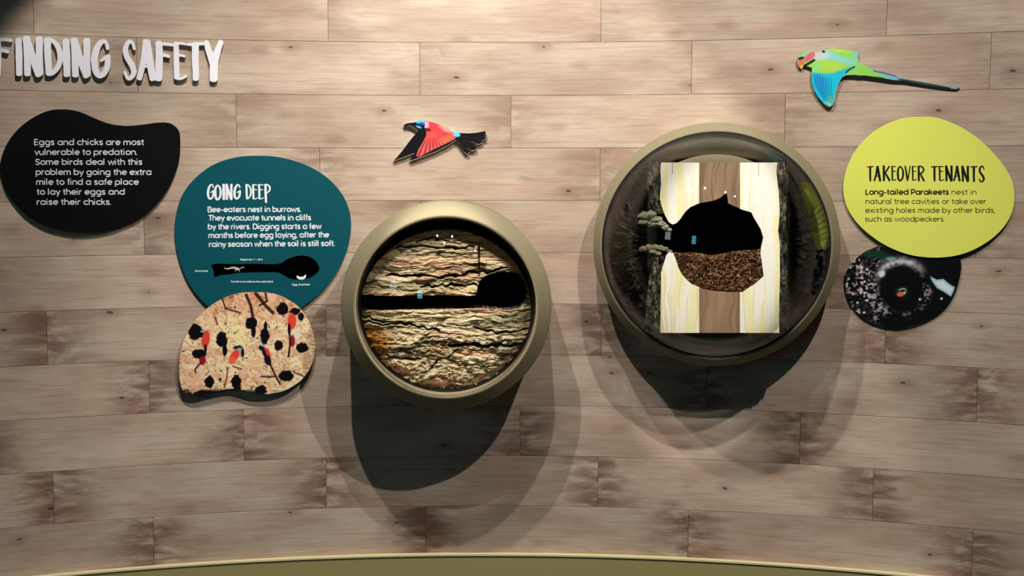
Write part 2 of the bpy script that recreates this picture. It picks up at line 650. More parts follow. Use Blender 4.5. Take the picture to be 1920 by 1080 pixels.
def arc_strip(name, z0, z1, offs, mat, parent=None, seg=96):
    """closed curved bar following the wall between two heights; offs = (back, front)"""
    v = []; f = []
    for i in range(seg + 1):
        th = TH0 + (TH1 - TH0) * i / seg
        for off, z in ((offs[0], z0), (offs[0], z1), (offs[1], z1), (offs[1], z0)):
            v.append(wall_pt(th, z, off))
    for i in range(seg):
        for k in range(4):
            k2 = (k + 1) % 4
            f.append((i * 4 + k, (i + 1) * 4 + k, (i + 1) * 4 + k2, i * 4 + k2))
    f.append((0, 1, 2, 3)); f.append(tuple(seg * 4 + k for k in (3, 2, 1, 0)))
    return mesh(name, v, f, mat, parent)


pl = arc_strip('baseboard_back', 0.0, z_plinth - 0.006, (0.008, 0.026), M_plinth)
tag(pl, kind='structure')
lit_top = arc_strip('lit_top_strip', z_plinth - 0.0055, z_plinth, (0.008, 0.030), M_plinthlit, pl)  # top edge of the plinth, light from above painted in as a paler strip

# floor, ceiling and the other walls of the gallery
for nm, c_, s_, mt in (('floor', (0, 0, -0.05), (7.4, 9.6, 0.1), M_floor),
                       ('ceiling', (0, 0, ROOM_Z + 0.05), (7.4, 9.6, 0.1), M_room),
                       ('wall_left', (-ROOM_X - 0.05, -0.6, ROOM_Z / 2), (0.1, 7.6, ROOM_Z), M_room),
                       ('wall_right', (ROOM_X + 0.05, -0.6, ROOM_Z / 2), (0.1, 7.6, ROOM_Z), M_room),
                       ('wall_front', (0, ROOM_Y0 - 0.05, ROOM_Z / 2), (6.6, 0.1, ROOM_Z), M_room)):
    tag(boxm(nm, *c_, *s_, mt), kind='structure')


# ------------------------------------------------------------------ strokes and lettering
def arc(cx, cy, rx, ry, a0, a1, n=10):
    return [(cx + rx * math.cos(math.radians(a0 + (a1 - a0) * k / n)), cy + ry * math.sin(math.radians(a0 + (a1 - a0) * k / n))) for k in range(n + 1)]


X = 0.46
def bowl(cx): return arc(cx, .5, .42, .42, 0, 360, 16)
G = {  # x-height 1, geometric sans; each: strokes, advance
    'a': ([bowl(.5), [(.92, .96), (.92, .0)]], 1.14),
    'b': ([bowl(.5), [(.08, 1.42), (.08, .0)]], 1.1),
    'c': ([arc(.5, .5, .42, .42, 45, 315, 12)], .96),
    'd': ([bowl(.5), [(.92, 1.42), (.92, .0)]], 1.14),
    'e': ([arc(.5, .5, .42, .42, 0, 318, 14), [(.1, .5), (.92, .5)]], 1.06),
    'f': ([[(.22, 0), (.22, 1.08)] + arc(.47, 1.12, .25, .25, 180, 95, 5), [(.0, .9), (.46, .9)]], .58),
    'g': ([bowl(.5), [(.92, .96), (.92, -.05)] + arc(.5, -.05, .42, .32, 0, -140, 8)], 1.14),
    'h': ([[(.08, 1.42), (.08, 0)], [(.08, .4)] + arc(.44, .54, .36, .38, 180, 0, 8) + [(.8, 0)]], 1.0),
    'i': ([[(.1, .94), (.1, 0)], [(.1, 1.22), (.1, 1.38)]], .42),
    'j': ([[(.1, .94), (.1, -.3)]], .42),
    'k': ([[(.08, 1.42), (.08, 0)], [(.62, .94), (.1, .42)], [(.3, .6), (.68, 0)]], .86),
    'l': ([[(.1, 1.42), (.1, 0)]], .42),
    'm': ([[(.08, .96), (.08, 0)], arc(.38, .58, .3, .34, 180, 0, 8) + [(.68, 0)], arc(.98, .58, .3, .34, 180, 0, 8) + [(1.28, 0)]], 1.5),
    'n': ([[(.08, .96), (.08, 0)], [(.08, .4)] + arc(.44, .54, .36, .38, 180, 0, 8) + [(.8, 0)]], 1.0),
    'o': ([bowl(.5)], 1.08),
    'p': ([bowl(.5), [(.08, .96), (.08, -.42)]], 1.1),
    'r': ([[(.08, .96), (.08, 0)], [(.08, .45)] + arc(.46, .5, .36, .42, 170, 80, 5)], .66),
    's': ([smooth([(.62, .78), (.4, .93), (.12, .82), (.16, .6), (.52, .42), (.6, .2), (.36, .07), (.06, .2)], 3, False)], .82),
    't': ([[(.24, 1.25), (.24, .25)] + arc(.44, .25, .2, .2, 180, 270, 4), [(.0, .9), (.5, .9)]], .62),
    'u': ([[(.08, .94), (.08, .42)] + arc(.43, .42, .35, .36, 180, 360, 8) + [(.78, .94)], [(.78, .5), (.78, 0)]], 1.0),
    'v': ([[(.04, .94), (.4, .04), (.76, .94)]], .88),
    'w': ([[(.04, .94), (.32, .04), (.62, .86), (.92, .04), (1.2, .94)]], 1.32),
    'x': ([[(.06, .94), (.7, 0)], [(.7, .94), (.06, 0)]], .86),
    'y': ([[(.04, .94), (.42, .06)], [(.78, .94), (.24, -.42)]], .9),
    'A': ([[(.02, 0), (.5, 1.3), (.98, 0)], [(.2, .42), (.8, .42)]], 1.1),
    'B': ([[(.08, 0), (.08, 1.28), (.5, 1.28)] + arc(.5, .98, .28, .3, 90, -90, 7) + [(.08, .68), (.54, .68)] + arc(.54, .36, .32, .33, 90, -90, 7) + [(.08, .04)]], 1.02),
    'D': ([[(.08, 0), (.08, 1.28), (.4, 1.28)] + arc(.4, .66, .6, .62, 90, -90, 10) + [(.08, .04)]], 1.18),
    'E': ([[(.7, .05), (.08, .05), (.08, 1.26), (.7, 1.26)], [(.08, .66), (.64, .66)]], .88),
    'L': ([[(.08, 1.3), (.08, .05), (.62, .05)]], .78),
    'P': ([[(.08, 0), (.08, 1.27), (.48, 1.27)] + arc(.48, .9, .34, .37, 90, -90, 8) + [(.08, .53)]], .98),
    'S': ([smooth([(.8, 1.05), (.5, 1.27), (.14, 1.1), (.2, .78), (.66, .54), (.78, .26), (.48, .03), (.06, .22)], 3, False)], .98),
    'T': ([[(.0, 1.26), (.86, 1.26)], [(.43, 1.26), (.43, 0)]], .96),
    '1': ([[(.0, 1.05), (.25, 1.27), (.25, 0)]], .5), '2': ([smooth([(.06, 1.0), (.35, 1.27), (.62, .98), (.3, .4), (.04, .05)], 3, False) + [(.68, .05)]], .85),
    '.': ([[(.06, 0), (.06, .14)]], .34), ',': ([[(.1, .12), (.02, -.18)]], .34), '-': ([[(.05, .5), (.5, .5)]], .66), ' ': ([], .46)}


def ribbon(pts, w, z, V, Fc):
    P = np.array(pts, float)
    keep = [0] + [i for i in range(1, len(P)) if np.linalg.norm(P[i] - P[i - 1]) > 1e-9]
    P = P[keep]
    if len(P) < 2: return
    closed = np.linalg.norm(P[0] - P[-1]) < 1e-7
    d = np.diff(P, axis=0); d /= np.linalg.norm(d, axis=1, keepdims=True)
    n = np.stack([-d[:, 1], d[:, 0]], 1)
    L = []
    for i in range(len(P)):
        if closed and i in (0, len(P) - 1): a, b = n[-1], n[0]
        else: a, b = n[max(i - 1, 0)], n[min(i, len(n) - 1)]
        m = a + b; k = np.linalg.norm(m)
        m = m / k if k > 1e-6 else a
        L.append(m * min(1.0 / max(m @ a, 0.35), 1.8))
    L = np.array(L) * w / 2
    b0 = len(V)
    for i in range(len(P)):
        V.append((*(P[i] + L[i]), z)); V.append((*(P[i] - L[i]), z))
    for i in range(len(P) - 1):
        Fc.append((b0 + 2 * i, b0 + 2 * i + 1, b0 + 2 * i + 3, b0 + 2 * i + 2))


def text_line(fr, text, x0, x1, ybase, xh, sw, z, mat, parent, slope=0.0, sw2=None, split=None, name='text_line'):
    """text between pixel columns x0 and x1 on baseline ybase; xh = x-height in pixels"""
    tot = sum(G[ch][1] for ch in text)
    sx = (x1 - x0) / tot
    V, Fc = [], []
    pen = 0.0
    for i, ch in enumerate(text):
        st, adv = G[ch]
        for s in st:
            pts = [(x0 + (pen + p[0]) * sx, ybase - p[1] * xh + slope * (pen * sx)) for p in s]
            w = sw if (split is None or i < split) else sw2
            ribbon(pts, w, 0, V, Fc)
        pen += adv
    A = np.array(V)
    L = fr.locs(A[:, :2], z)
    return mesh(name, np.column_stack([L, np.full(len(L), z)]), Fc, mat, parent)


# brush capitals in a unit box: strokes of (x, y, thickness)
BR = {
    'F': [[(.20, .99, .26), (.22, .5, .28), (.18, .02, .26)], [(.16, .93, .10), (.55, .95, .12), (.97, .92, .11)], [(.2, .62, .12), (.5, .66, .13), (.78, .62, .11)]],
    'I': [[(.45, .99, .72), (.52, .5, .8), (.55, .02, .7)]],
    'N': [[(.14, .99, .26), (.18, .5, .24), (.2, .04, .24)], [(.16, .97, .22), (.45, .5, .26), (.82, .03, .26)], [(.82, .98, .26), (.82, .5, .24), (.84, .06, .26)]],
    'D': [[(.16, .96, .26), (.2, .5, .26), (.25, .04, .24)], [(.05, .97, .09), (.4, .95, .15), (.75, .78, .2), (.9, .5, .22), (.78, .25, .2), (.5, .08, .16), (.22, .03, .12)]],
    'G': [[(.88, .76, .13), (.78, .93, .13), (.55, .96, .18), (.28, .78, .24), (.14, .48, .26), (.2, .18, .24), (.42, .05, .2), (.7, .12, .2), (.86, .32, .22), (.88, .58, .2)], [(.5, .44, .09), (.7, .52, .12), (.97, .6, .1)]],
    'S': [[(.85, .76, .13), (.72, .92, .16), (.45, .96, .2), (.2, .8, .26), (.25, .6, .28), (.6, .4, .3), (.82, .2, .28), (.62, .05, .22), (.35, .03, .18), (.1, .2, .13)]],
    'A': [[(.5, .99, .26), (.35, .5, .22), (.1, .03, .2)], [(.52, .98, .26), (.68, .5, .28), (.86, .02, .24)], [(.25, .34, .09), (.75, .36, .09)]],
    'E': [[(.16, .97, .26), (.2, .5, .28), (.22, .06, .26)], [(.12, .93, .11), (.5, .96, .13), (.92, .93, .1)], [(.2, .62, .12), (.5, .65, .13), (.82, .62, .11)], [(.2, .05, .12), (.55, .05, .13), (.95, .12, .12)]],
    'T': [[(.02, .93, .10), (.4, .93, .14), (.98, .95, .12)], [(.5, .95, .28), (.5, .5, .26), (.52, .02, .24)]],
    'Y': [[(.08, .98, .18), (.28, .7, .24), (.5, .4, .26)], [(.9, .99, .18), (.68, .7, .24), (.52, .4, .3), (.5, .02, .28)]],
    'O': [[(.45, .96, .15), (.2, .78, .22), (.14, .45, .26), (.25, .12, .24), (.5, .04, .2), (.78, .2, .22), (.88, .5, .24), (.76, .8, .2), (.45, .96, .15)]],
    'P': [[(.2, .98, .26), (.24, .4, .28), (.3, -.14, .24)], [(.08, .95, .1), (.5, .96, .18), (.86, .8, .2), (.8, .58, .18), (.3, .42, .11)]],
    'K': [[(.16, .99, .24), (.18, .5, .26), (.18, .02, .24)], [(.86, .97, .16), (.5, .66, .18), (.22, .46, .14)], [(.34, .55, .14), (.6, .3, .22), (.9, .02, .22)]],
    'V': [[(.1, .98, .2), (.3, .5, .26), (.48, .04, .24)], [(.92, .98, .16), (.72, .5, .18), (.5, .04, .2)]],
    'R': [[(.18, .98, .24), (.2, .5, .26), (.2, .02, .24)], [(.06, .95, .1), (.5, .96, .16), (.84, .8, .2), (.74, .6, .18), (.3, .47, .12)], [(.4, .5, .14), (.62, .28, .22), (.9, .02, .22)]],
}


def brush_outline(st, x0, x1, yt, yb, kx):
    """outline polygons in pixels for one stroke"""
    W, H = x1 - x0, yb - yt
    k = min(W, H * 0.55)
    P = smooth([(x0 + a * W, yb - b * H) for a, b, _ in st], 4, False)
    T = np.interp(np.linspace(0, len(st) - 1, len(P)), range(len(st)), [s[2] for s in st]) * k * kx
    P = np.array(P)
    d = np.gradient(P, axis=0); d /= np.maximum(np.linalg.norm(d, axis=1, keepdims=True), 1e-9)
    n = np.stack([-d[:, 1], d[:, 0]], 1)
    rg = random.Random(int(x0 * 7 + yb))
    wob = np.array([1 + rg.uniform(-.05, .05) for _ in P])
    A = P + n * (T * wob / 2)[:, None]
    B = P - n * (T / wob / 2)[:, None]
    e1 = P[-1] + d[-1] * T[-1] * 0.22
    e0 = P[0] - d[0] * T[0] * 0.22
    poly = [tuple(p) for p in A] + [tuple(e1 + n[-1] * T[-1] * .28), tuple(e1 - n[-1] * T[-1] * .22)] + [tuple(p) for p in B[::-1]] + [tuple(e0 - n[0] * T[0] * .25), tuple(e0 + n[0] * T[0] * .25)]
    return poly


def brush_solid(fr, strokes, box, z0, z1, kx, V, Fc):
    for k, st in enumerate(strokes):
        po = brush_outline(st, *box, kx)
        L = fr.locs(np.array(po), z1)
        area = 0.5 * np.sum(L[:, 0] * np.roll(L[:, 1], -1) - np.roll(L[:, 0], -1) * L[:, 1])
        if area < 0: L = L[::-1]
        # split in a strip of quads along the stroke (concave outlines stay clean)
        n = len(L); b = len(V)
        for p in L: V.append((p[0], p[1], z0))
        for p in L: V.append((p[0], p[1], z1 + k * 0.00015))
        for i in range(n):
            Fc.append((b + i, b + (i + 1) % n, b + n + (i + 1) % n, b + n + i))
        Fc.append(tuple(b + i for i in range(n - 1, -1, -1)))
        Fc.append(tuple(b + n + i for i in range(n)))


# ------------------------------------------------------------------ raised title letters
T = [('F', -60, 105, 90, 410, 'F cut off by the left edge of the photo'), ('I', 125, 190, 100, 408, 'I, second letter of FINDING'),
     ('N', 200, 358, 88, 415, 'N between the first I and the D of FINDING'), ('D', 372, 520, 95, 410, 'D in the middle of FINDING'),
     ('I', 520, 592, 110, 415, 'I after the D of FINDING'), ('N', 600, 755, 103, 425, 'N before the G of FINDING'),
     ('G', 770, 920, 112, 425, 'G ending the word FINDING'), ('S', 1030, 1142, 112, 440, 'S starting the word SAFETY'),
     ('A', 1150, 1302, 115, 448, 'A, second letter of SAFETY'), ('F', 1300, 1450, 128, 450, 'F in the middle of SAFETY'),
     ('E', 1455, 1568, 125, 450, 'E before the T of SAFETY'), ('T', 1565, 1708, 125, 448, 'T before the Y of SAFETY'),
     ('Y', 1712, 1866, 118, 455, 'Y ending the word SAFETY')]
for ch, a, b_, yt, yb, lab in T:
    x0, x1 = a / 4.465, b_ / 4.465
    y0, y1 = 50 + yt / 4.465, 50 + yb / 4.465
    fr = Frame((x0 + x1) / 2, (y0 + y1) / 2, 0.02)
    V, Fc = [], []
    brush_solid(fr, BR[ch], (x0, x1, y0, y1), 0.012, 0.022, 1.5 if ch != 'I' else 1.1, V, Fc)
    o = mesh('title_letter', V, Fc, M_white, None, fr.M)
    tag(o, 'white raised brush-style letter ' + lab, 'letter', 'raised letters of the title on the plank wall')
    lp, _ = fr.loc((x0 + x1) / 2, (y0 + y1) / 2, 0.012), 0
    st = BR[ch][0]; q = st[1 if ch not in 'S' else 3]
    cx_, cy_ = fr.loc(x0 + q[0] * (x1 - x0), y1 - q[1] * (y1 - y0), 0.012)
    boxm('mounting_pin', cx_, cy_, 0.0085, 0.006, 0.006, 0.008, M_edge, o)


# ------------------------------------------------------------------ panels
def panel(name, outline, center, z0, z1, mat_face, mat_edge, label, cat='sign', group=None, spacers=(), bev=0.0012):
    fr = Frame(*center, z1)
    root = empty(name, fr.M, label, cat, group)
    L = fr.locs(np.array(outline), z1)
    prism('backing_board', L, z0, z1 - 0.0012, mat_edge, root)
    if mat_face is not None:
        c = L.mean(0)
        prism('printed_face', L, z1 - 0.0011, z1, mat_face, root, bev=0.0006)
    for (sx, sy) in spacers:
        x, y = fr.loc(sx, sy, z0)
        zb = sag(x) + 0.007
        if z0 - zb > 0.002:
            bm = bmesh.new()
            bmesh.ops.create_cone(bm, cap_ends=True, segments=16, radius1=0.012, radius2=0.012, depth=z0 - zb)
            bmesh.ops.translate(bm, vec=(x, y, (z0 + zb) / 2), verts=bm.verts)
            from_bm('spacer', bm, M_steel, root)
    return fr, root


black_o = smooth([(0, 318), (6, 285), (25, 252), (55, 225), (90, 208), (122, 205), (150, 210), (178, 222), (205, 232), (235, 236), (265, 234), (295, 230), (318, 231),
                  (334, 243), (338, 262), (336, 300), (325, 335), (308, 366), (285, 391), (255, 412), (215, 428), (170, 436), (130, 435), (90, 426), (55, 408), (30, 385), (10, 355)])
fr, root = panel('text_panel', black_o, (170, 320), 0.0172, 0.0232, M_pblack, M_edge,
                 'black rounded text panel under the white title letters', group=None, spacers=[(90, 300), (250, 300), (170, 390)])
for s, a, b_, yb in (('Eggs and chicks are most', 64, 271, 272), ('vulnerable to predation.', 65, 259, 290.5), ('Some birds deal with this', 66, 268, 309),
                     ('problem by going the extra', 67, 285, 328), ('mile to find a safe place', 68, 261, 346.5), ('to lay their eggs and', 69, 235, 365), ('raise their chicks.', 69, 210, 384)):
    text_line(fr, s, a, b_, yb, 8.3, 1.9, 0.0235, M_whiteink, root)

teal_o = smooth([(488, 292), (530, 296), (575, 310), (612, 332), (640, 362), (655, 395), (658, 430), (650, 470), (632, 510), (605, 545), (570, 574), (530, 598), (490, 606),
                 (450, 604), (415, 592), (385, 570), (356, 535), (337, 492), (328, 450), (329, 410), (340, 370), (362, 338), (398, 310), (442, 295)])
fr, root = panel('text_panel', teal_o, (490, 440), 0.0166, 0.0218, M_pteal, M_edge,
                 'teal rounded text panel about bee-eater burrows', spacers=[(400, 420), (590, 420), (480, 330)])
zt = 0.0221


def brush_text(fr, items, z, mat, parent, kx):
    V, Fc = [], []
    for ch, x0, x1, y0, y1 in items:
        brush_solid(fr, BR[ch], (x0, x1, y0, y1), z, z + 0.0003, kx, V, Fc)
    return mesh('heading', V, Fc, mat, parent)


def cr(ch, a, b_, t, u, ox, oy, s): return (ch, ox + a / s, ox + b_ / s, oy + t / s, oy + u / s)


s_ = 1920 / 260.0
brush_text(fr, [cr(*q, 380, 335, s_) for q in (('G', 60, 160, 75, 290), ('O', 160, 262, 80, 297), ('I', 272, 312, 78, 292), ('N', 318, 415, 75, 297), ('G', 425, 528, 78, 287),
                                              ('D', 592, 678, 75, 288), ('E', 685, 765, 75, 290), ('E', 768, 848, 75, 290), ('P', 850, 942, 75, 298))], zt, M_whiteink, root, 1.3)
for s, a, b_, yb, sl in (('Bee-eaters nest in burrows.', 389.5, 566, 397.8, -.003), ('They evacuate tunnels in cliffs', 391, 584, 413.5, -.003), ('by the rivers. Digging starts a few', 390, 603, 430, -.004),
                     ('months before egg laying, after the', 391, 617.5, 446.3, -.006), ('rainy season when the soil is still soft.', 392, 629, 463, -.008)):
    text_line(fr, s, a, b_, yb, 7.6, 2.0, zt, M_whiteink, root, sl)
for s, a, b_, yb in (('Approx 1 - 2m', 450, 493, 488), ('Entrance', 366, 390, 509.5), ('Tunnel is as wide as the adult bird', 433, 512, 529.5), ('Egg chamber', 548, 582, 535)):
    text_line(fr, s, a, b_, yb, 2.3, 0.8, zt, M_whiteink, root, name='caption')
# burrow diagram (flat print)
c7 = lambda P: [(355 + a / 7.385, 475 + b / 7.385) for a, b in P]
dia = c7(smooth([(325, 150), (600, 148), (900, 145), (1150, 148), (1270, 135), (1330, 95), (1450, 45), (1570, 30), (1680, 55), (1760, 120), (1800, 215), (1760, 280), (1650, 345), (1520, 365), (1400, 350), (1300, 300),
                 (1220, 265), (1000, 262), (700, 270), (560, 290), (440, 300), (350, 325), (335, 240)], 4))
prism('burrow_diagram', fr.locs(np.array(dia), zt), zt - 0.0002, zt, M_void, root)
egg = c7(smooth([(1485, 318), (1500, 350), (1555, 365), (1605, 345), (1618, 300), (1600, 300), (1575, 322), (1520, 322), (1500, 308)], 4))
prism('egg_drawing', fr.locs(np.array(egg), zt), zt + 0.0001, zt + 0.0004, M_whiteink, root)
bd = c7(smooth([(480, 195), (520, 208), (560, 195), (610, 185), (670, 195), (700, 212), (720, 190), (770, 195), (725, 205), (695, 225), (700, 258), (680, 235), (650, 235), (630, 265), (640, 225), (600, 212), (545, 220), (500, 218)], 3))
prism('bird_drawing', fr.locs(np.array(bd), zt), zt + 0.0001, zt + 0.0004, M_pale_edge, root)

c8 = lambda P: [(1570 + a / 3.856, 210 + b / 3.856) for a, b in P]
yel_o = c8(smooth([(600, 35), (700, 38), (800, 68), (900, 113), (1000, 178), (1090, 257), (1170, 345), (1230, 430), (1270, 520), (1281, 610), (1267, 710), (1227, 800), (1160, 880), (1070, 950),
                   (960, 1008), (845, 1042), (720, 1054), (590, 1046), (470, 1018), (350, 966), (240, 893), (150, 812), (85, 720), (50, 625), (42, 530), (60, 430), (100, 330), (160, 240), (240, 160), (340, 95), (450, 52), (520, 38)], 3))
fr, root = panel('text_panel', yel_o, (1740, 350), 0.0192, 0.0250, M_pyellow, M_edge,
                 'yellow rounded text panel about parakeet tree holes', spacers=[(1660, 330), (1820, 330), (1750, 250)])
zt = 0.0253
brush_text(fr, [cr(*q, 1570, 210, 3.856) for q in (('T', 213, 262, 388, 500), ('A', 262, 318, 392, 500), ('K', 326, 384, 388, 498), ('E', 390, 428, 388, 498), ('O', 430, 482, 388, 500),
                                                   ('V', 486, 530, 388, 500), ('E', 538, 574, 388, 498), ('R', 578, 632, 388, 500), ('T', 676, 728, 388, 500), ('E', 732, 772, 388, 500),
                                                   ('N', 778, 836, 388, 502), ('A', 838, 892, 390, 500), ('N', 896, 954, 390, 504), ('T', 960, 1014, 388, 504), ('S', 1020, 1068, 388, 506))], zt, M_blackink, root, 1.12)
text_line(fr, 'Long-tailed Parakeets', 1623, 1780, 365, 7.6, 2.1, zt, M_blackink, root)
text_line(fr, 'nest in', 1784, 1832, 365, 7.4, 1.3, zt, M_darkink, root)
for s, a, b_, yb in (('natural tree cavities or take over', 1623, 1850, 382.5), ('existing holes made by other birds,', 1622.5, 1867, 399), ('such as woodpeckers.', 1622, 1773, 415.5)):
    text_line(fr, s, a, b_, yb, 7.4, 1.35, zt, M_darkink, root)


# ------------------------------------------------------------------ printed photo panels and cut-out birds
def ell(X_, Y_, cx, cy, rx, ry, rot=0.0, soft=0.15, wob=0.0, seed=3):
    a = math.radians(rot)
    dx, dy = X_ - cx, Y_ - cy
    u = (dx * math.cos(a) + dy * math.sin(a)) / rx; v = (-dx * math.sin(a) + dy * math.cos(a)) / ry
    r = np.sqrt(u * u + v * v)
    if wob: r = r + wob * (fbm(X_ / 14.0 + cx, Y_ / 14.0 + cy, seed, 3) - .5)
    return 1 - sstep(1 - soft, 1 + soft, r)


def line(X_, Y_, pts, w, soft=1.5):
    P = np.stack([X_, Y_], 1); best = np.full(len(P), 1e9)
    for i in range(len(pts) - 1):
        a = np.array(pts[i], float); b = np.array(pts[i + 1], float); ab = b - a
        t = np.clip(((P - a) @ ab) / (ab @ ab), 0, 1)
        best = np.minimum(best, np.linalg.norm(P - a - t[:, None] * ab, axis=1))
    return 1 - sstep(w / 2 - soft, w / 2 + soft, best)


def paint_colony(P):
    x = (P[:, 0] - 320) * 3.6; y = (P[:, 1] - 470) * 3.6
    c = np.ones((len(P), 3)) * np.array([240, 192, 148]) / 255
    n1 = fbm(x / 60, y / 34, 1, 5, .6); n2 = fbm(x / 15, y / 11, 9, 4, .6); n3 = fbm(x / 34, y / 80, 4, 4, .6)
    c = mix(c, (255, 234, 184), sstep(.40, .56, n1) * sstep(400, 480, y) * .9)
    c = mix(c, (252, 234, 170), ell(x, y, 430, 570, 110, 110, 0, .5, .5))
    c = mix(c, (206, 138, 92), sstep(.52, .68, n3) * (1 - sstep(420, 520, y)) * .8)
    c = mix(c, (238, 196, 160), sstep(.5, .7, n3) * sstep(650, 760, y) * .7)
    c = mix(c, (176, 112, 70), sstep(.52, .68, fbm((x + y * .6) / 30, (y - x * .5) / 12, 77, 4, .6)) * .42)
    c = mix(c, (120, 70, 44), sstep(.62, .72, n2) * .7 * sstep(.42, .6, n1 + .12 * (y < 420)))
    c = mix(c, (60, 34, 24), sstep(.68, .76, n2) * (.25 + .75 * (y < 430)))
    c = mix(c, (255, 246, 222), sstep(.66, .76, fbm(x / 9, y / 20, 21, 3)) * .6)
    for pts, w in (([(510, 300), (540, 370), (555, 450)], 20), ([(575, 290), (640, 370), (690, 420)], 22), ([(640, 290), (650, 340), (600, 370)], 14),
                   ([(350, 330), (370, 390), (470, 420)], 10), ([(300, 450), (315, 500)], 8), ([(610, 850), (700, 850)], 10), ([(830, 820), (900, 850)], 8), ([(420, 780), (480, 800)], 7), ([(80, 680), (95, 676)], 8)):
        c = mix(c, (44, 22, 18), line(x, y, pts, w, 5) * .9)
    for cx, cy, rx, ry in ((755, 392, 38, 42), (840, 410, 36, 24), (880, 445, 20, 26), (545, 490, 40, 42), (560, 550, 16, 38), (165, 545, 44, 56), (205, 560, 28, 26), (345, 600, 38, 50), (365, 670, 16, 40),
                           (636, 575, 30, 54), (640, 510, 12, 30), (730, 640, 30, 34), (887, 655, 40, 34), (190, 697, 50, 32), (780, 845, 50, 36), (263, 885, 32, 40), (442, 885, 34, 44), (450, 935, 26, 24),
                           (608, 945, 40, 38), (230, 968, 76, 26), (335, 868, 10, 10)):
        c = mix(c, (17, 12, 14), ell(x, y, cx, cy, rx, ry, 0, .12, .5))
    c = mix(c, (24, 18, 18), sstep(.36, .48, n1) * sstep(925, 955, y - .02 * (x - 300)) * .96)
    # birds
    for cx, cy, rx, ry, rot, col in ((236, 600, 27, 62, 8, (232, 70, 52)), (215, 742, 22, 30, 10, (150, 26, 46)), (430, 712, 26, 52, 32, (240, 72, 52)), (416, 740, 22, 28, 32, (244, 100, 80)),
                                     (645, 692, 24, 44, -28, (228, 60, 52)), (818, 478, 28, 56, 4, (238, 72, 58)), (822, 610, 16, 40, 0, (160, 24, 48))):
        c = mix(c, col, ell(x, y, cx, cy, rx, ry, rot, .15))
    for cx, cy, rx, ry, rot, col in ((455, 655, 32, 14, 0, (30, 30, 38)), (485, 690, 12, 30, 0, (24, 30, 36)), (462, 664, 20, 8, -10, (90, 190, 190)), (612, 655, 18, 18, 0, (26, 26, 34)), (620, 640, 14, 7, 10, (110, 200, 200)),
                                     (632, 690, 12, 30, -20, (20, 22, 34)), (655, 740, 22, 36, -20, (28, 18, 24)), (800, 530, 10, 40, 0, (22, 18, 24)), (215, 545, 16, 8, 0, (110, 180, 180)), (855, 575, 18, 26, 0, (235, 226, 220)),
                                     (235, 660, 10, 30, 0, (40, 20, 26))):
        c = mix(c, col, ell(x, y, cx, cy, rx, ry, rot, .2))
    for pts, w, col in (([(385, 790), (378, 860), (362, 925)], 8, (120, 44, 40)), ([(670, 765), (705, 840), (738, 900)], 12, (60, 26, 34)), ([(802, 540), (806, 640), (795, 715)], 12, (36, 24, 28)), ([(200, 760), (165, 800), (168, 825)], 9, (30, 20, 24))):
        c = mix(c, col, line(x, y, pts, w, 3))
    c = mix(c, (228, 226, 190), line(x, y, [(640, 965), (740, 950), (840, 890), (880, 850)], 10, 5) * .8)
    return c


